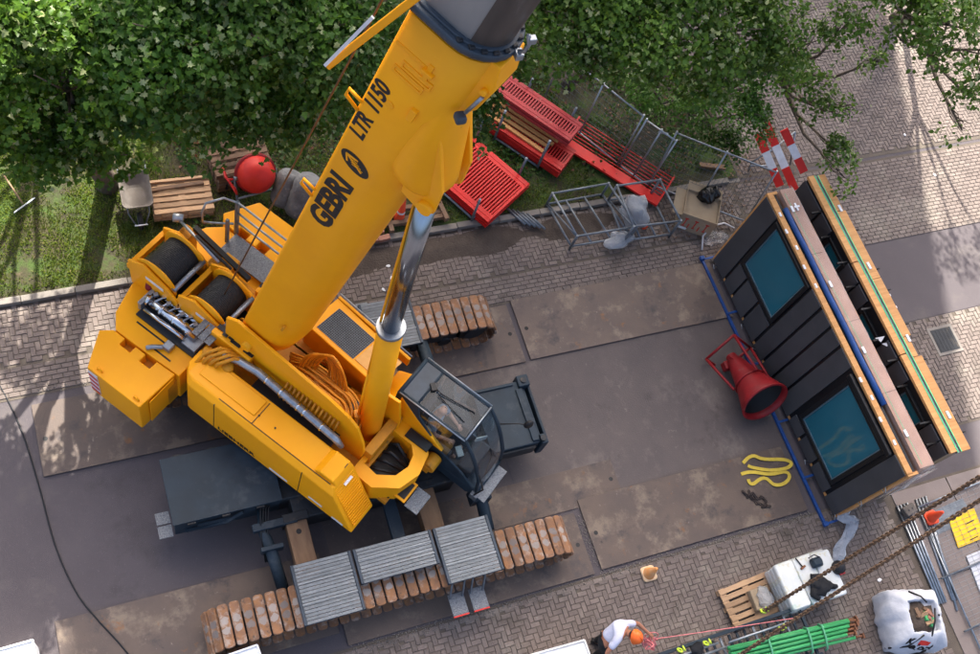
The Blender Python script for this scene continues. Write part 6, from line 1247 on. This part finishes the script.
wpart(lambda m: m.ell(lt(697, 650, .62), .16, .14, .08, 16, 8, wob(.5, 6, 7)), 'dark_cloth', 'trousers', ld)
gb = [(742, 662), (852, 628)]
for k in range(9):
    row, c_ = divmod(k, 5); o_ = V((-.13, -.99, 0)).normalized()*(c_*.085+(.04 if row else 0)); A3, B3 = G(728, 648, .66)+o_+Z*(.07*row), G(850-random.uniform(0, 10), 620, .66)+o_+Z*(.07*row)
    t = thing('steel_prop', A3.lerp(B3, .5), 'green steel prop with rusty end in the strapped bundle on the rack', 'prop', 'green props bundled on the rack')
    wpart(lambda m: m.tube([A3, B3], .034, 10), 'tube', 'green_tube', t); wpart(lambda m: m.tube([B3, B3+(B3-A3).normalized()*.18], .026, 8), 'inner_tube', 'rust', t); wpart(lambda m: m.box(B3+(B3-A3).normalized()*.18, (.03, .10, .10)), 'foot_plate', 'rust', t)
for t_ in (.30, .62, .74):
    a3 = G(728, 648, .66).lerp(G(850, 620, .66), t_); d3 = V((-.13, -.99, 0)).normalized(); m = MB(); m.tube([a3-d3*.06-Z*.02, a3-d3*.02+Z*.12, a3+d3*.22+Z*.135, a3+d3*.42+Z*.08, a3+d3*.44-Z*.02], .02, 6); tag(m.build('lashing_strap', 'green_strap'), 'pale green strap tied around the green props', 'strap', 'straps on the green props')
# ---- hoisting chains
def chain(a, b, label, pitch=.058):
    a, b = V(a), V(b); d = b-a; n_ = int(d.length/pitch); m = MB(); sdir = d.normalized().orthogonal().normalized(); s2 = d.normalized().cross(sdir)
    for i in range(n_):
        c_ = a+d*(i+.5)/n_; ang = i*PI/2+i*.12; link_verts(m, c_, d, sdir*math.cos(ang)+s2*math.sin(ang), .066, .058, .0145, 10)
    tag(m.build('hoisting_chain', 'chain_rust'), label, 'chain')
chain(lt(764, 611, .65), G(985, 473.5, 6.5), 'rusty hoisting chain hooked to the rack corner beside the single pallet')
chain(G(716, 670, .65), G(990, 493.5, 6.5), 'rusty hoisting chain crossing the green props and the big bag side of the rack')
# ---- white sheets at the bottom edge
for (a, b, c), zt, mt, lb in ((((-20, 655), (33, 640), (36, 660)), .75, 'white', 'pale flat lid of a low box at the edge of the asphalt'), (((205, 663), (257, 645), (263, 662)), .9, 'white', 'white painted box lid with raised rim beside the crawler track'), (((530, 655), (584, 640), (592, 662)), .55, 'white_rust', 'white enamelled box top with rust spots beside the worker')):
    A3, B3, C3 = G(*a, zt), G(*b, zt), G(*c, zt); u_ = B3-A3; v_ = C3-B3; v_ = v_.normalized()*.9
    t = thing('white_box', tuple((A3+u_*.5+v_*.5).xy)+(.0,), lb, 'box'); zb_ = .05 if b[0] == 257 else .022
    wpart(lambda m: m.prism([(0, 0), (1, 0), (1, 1), (0, 1)], V((A3.x, A3.y, zb_)), u_, v_, Z*(zt-.04-zb_)), 'body', mt, t, .01); wpart(lambda m: m.prism([(-.01, -.01), (1.01, -.01), (1.01, 1.01), (-.01, 1.01)], V((A3.x, A3.y, zt-.04)), u_, v_, Z*.04), 'lid', mt, t, .01)
    wpart(lambda m: (m.beam(A3+Z*.02, B3+Z*.02, .03, .03), m.beam(B3+Z*.02, B3+v_+Z*.02, .03, .03)), 'rim', mt, t)
# ---- litter: scraps and stones on the pavers
for k, (px, py) in enumerate(((388, 266), (392, 278), (384, 290), (832, 246), (905, 135), (935, 175), (880, 580), (884, 598), (300, 640))):
    m = MB(); m.ell((0, 0, .008), .05, .035, .008, 8, 6, wob(.8, 20, k)); o = m.build('paper_scrap', 'white'); g_ = G(px, py, .03); o.location = (g_.x, g_.y, .022); o.rotation_euler = (0, 0, k); tag(o, 'small crumpled white scrap lying on the paving', 'scrap', 'scraps on the paving')

# ================================================================ PEOPLE
def skin_body(name, nodes, edges, rad, mat, parent, root=0):
    me = bpy.data.meshes.new(name); me.from_pydata([tuple(n) for n in nodes], edges, []); me.materials.append(MATS[mat])
    o = bpy.data.objects.new(name, me); COL.objects.link(o); o.parent = parent
    o.modifiers.new('skin', 'SKIN'); sk = me.skin_vertices[0].data
    for i, r_ in enumerate(rad): sk[i].radius = (r_, r_) if not isinstance(r_, tuple) else r_; sk[i].use_root = (i == root)
    sb_ = o.modifiers.new('sub', 'SUBSURF'); sb_.levels = 2; sb_.render_levels = 2
    for md in o.modifiers:
        if md.type == 'SKIN': md.use_smooth_shade = True
    return o
def person(label, loc, rz, J, shirtmat, skinmat, helmet=None, hair='hair'):
    t = thing('person', loc, label, 'person', None, rz); N, E, Rd = [], [], []
    def n_(p, r_, par=None):
        N.append(V(p)); Rd.append(r_)
        if par is not None: E.append((par, len(N)-1))
        return len(N)-1
    pel = n_(J['pelvis'], (.15, .11)); bel = n_(V(J['pelvis']).lerp(V(J['chest']), .45), (.14, .10), pel); che = n_(J['chest'], (.17, .11), bel); nb = n_(V(J['chest']).lerp(V(J['neck']), .7), (.10, .08), che); nk = n_(J['neck'], .055, nb)
    hdv = V(J['head'])-V(J['neck']); h1 = n_(V(J['neck'])+hdv*.45, (.075, .08), nk); h2 = n_(V(J['head']), (.082, .095), h1); n_(V(J['head'])+hdv.normalized()*.09, (.06, .07), h2)
    for s_ in ('L', 'R'):
        sh_ = n_(J['sh'+s_], .065, nb); el = n_(J['el'+s_], .045, sh_); wr = n_(J['wr'+s_], .03, el); pd_ = (V(J['wr'+s_])-V(J['el'+s_])).normalized(); pa = n_(V(J['wr'+s_])+pd_*.07, (.04, .02), wr)
        sdv = pd_.cross(Z); sdv = sdv.normalized() if sdv.length > .1 else X.copy(); dn_ = sdv.cross(pd_)
        for k, (of_, ln) in enumerate(((-.03, .060), (-.01, .072), (.01, .068), (.03, .052))):
            a1_ = n_(V(J['wr'+s_])+pd_*.105+sdv*of_, .0095, pa); a2_ = n_(V(J['wr'+s_])+pd_*(.105+ln*.55)+sdv*of_*1.1-dn_*.02, .009, a1_); n_(V(J['wr'+s_])+pd_*(.105+ln*.6)+sdv*of_*1.1-dn_*.05, .008, a2_)
        th = n_(V(J['wr'+s_])+pd_*.045+sdv*(-.045 if s_ == 'L' else .045), .011, pa); n_(V(J['wr'+s_])+pd_*.085+sdv*(-.06 if s_ == 'L' else .06)-dn_*.02, .009, th)
        hp = n_(J['hip'+s_], .095, pel); kn = n_(J['kn'+s_], .065, hp); an = n_(J['an'+s_], .045, kn); n_(J['toe'+s_], .04, an)
    skin_body('body', N, E, Rd, skinmat, t)
    # shirt over torso and upper arms
    sn = [V(J['pelvis'])+(V(J['chest'])-V(J['pelvis']))*.12, V(J['pelvis']).lerp(V(J['chest']), .5), V(J['chest']), V(J['chest']).lerp(V(J['neck']), .72)]; se = [(0, 1), (1, 2), (2, 3)]; sr = [(.175, .135), (.172, .13), (.20, .135), (.125, .10)]
    for s_ in ('L', 'R'):
        a_ = len(sn); sn += [V(J['sh'+s_]), V(J['sh'+s_]).lerp(V(J['el'+s_]), .75)]; se += [(3, a_), (a_, a_+1)]; sr += [.085, .072]
    skin_body('shirt', sn, se, sr, shirtmat, t)
    tn = [V(J['pelvis'])+(V(J['chest'])-V(J['pelvis']))*.10, V(J['pelvis'])]; te = [(0, 1)]; trr = [(.165, .125), (.17, .13)]
    for s_ in ('L', 'R'):
        a_ = len(tn); tn += [V(J['hip'+s_]), V(J['kn'+s_]), V(J['an'+s_])]; te += [(1, a_), (a_, a_+1), (a_+1, a_+2)]; trr += [.115, .085, .07]
        m = MB(); an_, to_ = V(J['an'+s_]), V(J['toe'+s_]); d_ = to_-an_; d_.z = 0; d_.normalize(); m.tube([V((an_.x, an_.y, .055))-d_*.07, V((an_.x, an_.y, .06))+d_*.03, V((to_.x, to_.y, .05)), V((to_.x, to_.y, .045))+d_*.05], [.045, .055, .05, .03], 10); m.build('boot', 'rubber', t)
    skin_body('trousers', tn, te, trr, 'trousers', t, 1)
    hc = V(J['head']); fw = V(J['look']).normalized(); upv = hdv.normalized(); fw = (fw-upv*fw.dot(upv)).normalized(); sd_ = fw.cross(upv)
    m = MB(); m.ell((0, 0, 0), .012, .022, .018, 8, 6, None, frame3(hc+fw*.10-upv*.01, sd_, fw)); m.build('nose', skinmat, t)
    for s_ in (-1, 1):
        m = MB(); m.ell((0, 0, 0), .012, .022, .032, 8, 6, None, frame3(hc+sd_*s_*.088, sd_, fw)); m.build('ear', skinmat, t)
        m = MB(); m.ell((0, 0, 0), .012, .008, .008, 8, 6, None, frame3(hc+fw*.092+sd_*s_*.033+upv*.02, sd_, fw)); m.build('eye', 'black', t)
    m = MB(); m.beam(hc+fw*.095-upv*.05-sd_*.025, hc+fw*.095-upv*.05+sd_*.025, .008, .012); m.build('mouth', 'red_faded', t)
    if hair:
        m = MB(); m.ell((0, -.015, .02), .092, .105, .10, 16, 10, None, frame3(hc+upv*.02, sd_, fw)); m.build('hair', hair, t)
    if helmet:
        m = MB(); Mh = frame3(hc+upv*.045, sd_, fw)
        m.loft([[Mh @ V((rx*math.cos(2*PI*k/24), ry*math.sin(2*PI*k/24)+yo, z)) for k in range(24)] for rx, ry, yo, z in ((.135, .175, .02, .0), (.13, .165, .015, .012), (.122, .148, 0, .025), (.118, .142, 0, .07), (.095, .118, 0, .115), (.055, .07, 0, .142), (.01, .01, 0, .150))])
        m.build('helmet', helmet, t); m = MB(); m.tube([Mh @ V((0, .13*math.cos(a), .03+.128*math.sin(a))) for a in [PI*k/10 for k in range(1, 10)]], .012, 8); m.build('helmet_ridge', helmet, t)
    return t
wp = G(590, 650, .0)
# worker bending forward, arm stretched out to the tag line; local +x = along the yard's long axis
person('worker in pale shirt and orange helmet bending to hold the pink rope', (wp.x, wp.y, .022), 0.0,
       dict(pelvis=(.0, .02, .88), chest=(.20, .10, 1.16), neck=(.30, .02, 1.27), head=(.36, -.07, 1.37), look=(.5, -.7, -.4),
            shL=(.36, .16, 1.24), elL=(.66, .12, 1.06), wrL=(.84, -.10, .96), shR=(.12, -.04, 1.24), elR=(-.10, -.20, 1.06), wrR=(-.12, -.36, .88),
            hipL=(.05, .10, .84), knL=(.22, .12, .47), anL=(.12, .12, .09), toeL=(.24, .02, .05), hipR=(-.04, -.06, .84), knR=(.10, -.12, .47), anR=(-.02, -.14, .09), toeR=(.10, -.24, .05)),
       'shirt', 'skin_tan', 'helmet')
hw_ = V((wp.x+.93, wp.y-.20, .96))
m = MB(); P0, P1 = hw_+V((0, -.02, -.02)), lt(800, 617, .75); m.tube([P0.lerp(P1, i/12)-Z*.06*math.sin(PI*i/12) for i in range(13)], .008, 6)
rnd = random.Random(3)
for k in range(16): m.ring(hw_+V((rnd.uniform(-.14, .02), rnd.uniform(-.12, .06), rnd.uniform(-.30, -.06))), V((rnd.uniform(-1, 1), rnd.uniform(-1, 1), rnd.uniform(-.3, .3))), rnd.uniform(.07, .13), .008, 14, 5)
tag(m.build('tag_line', 'pink_rope'), 'pink rope stretched from the bending worker to the steel rack', 'rope')
op = S+c3(.80, .94, 1.72)
person('crane operator in grey shirt sitting in the cab under the roof glass', (op.x, op.y, 1.30), HD,
       dict(pelvis=(-.02, 0, .50), chest=(-.06, 0, .88), neck=(-.03, 0, 1.08), head=(.0, 0, 1.22), look=(1, 0, 0),
            shL=(-.04, .18, .98), elL=(.08, .26, .72), wrL=(.30, .20, .70), shR=(-.04, -.18, .98), elR=(.10, -.26, .74), wrR=(.34, -.18, .74),
            hipL=(.05, .09, .48), knL=(.42, .12, .50), anL=(.52, .12, .14), toeL=(.64, .12, .12), hipR=(.05, -.09, .48), knR=(.42, -.12, .50), anR=(.52, -.12, .14), toeR=(.64, -.12, .12)),
       'shirt_grey', 'skin', None, None)
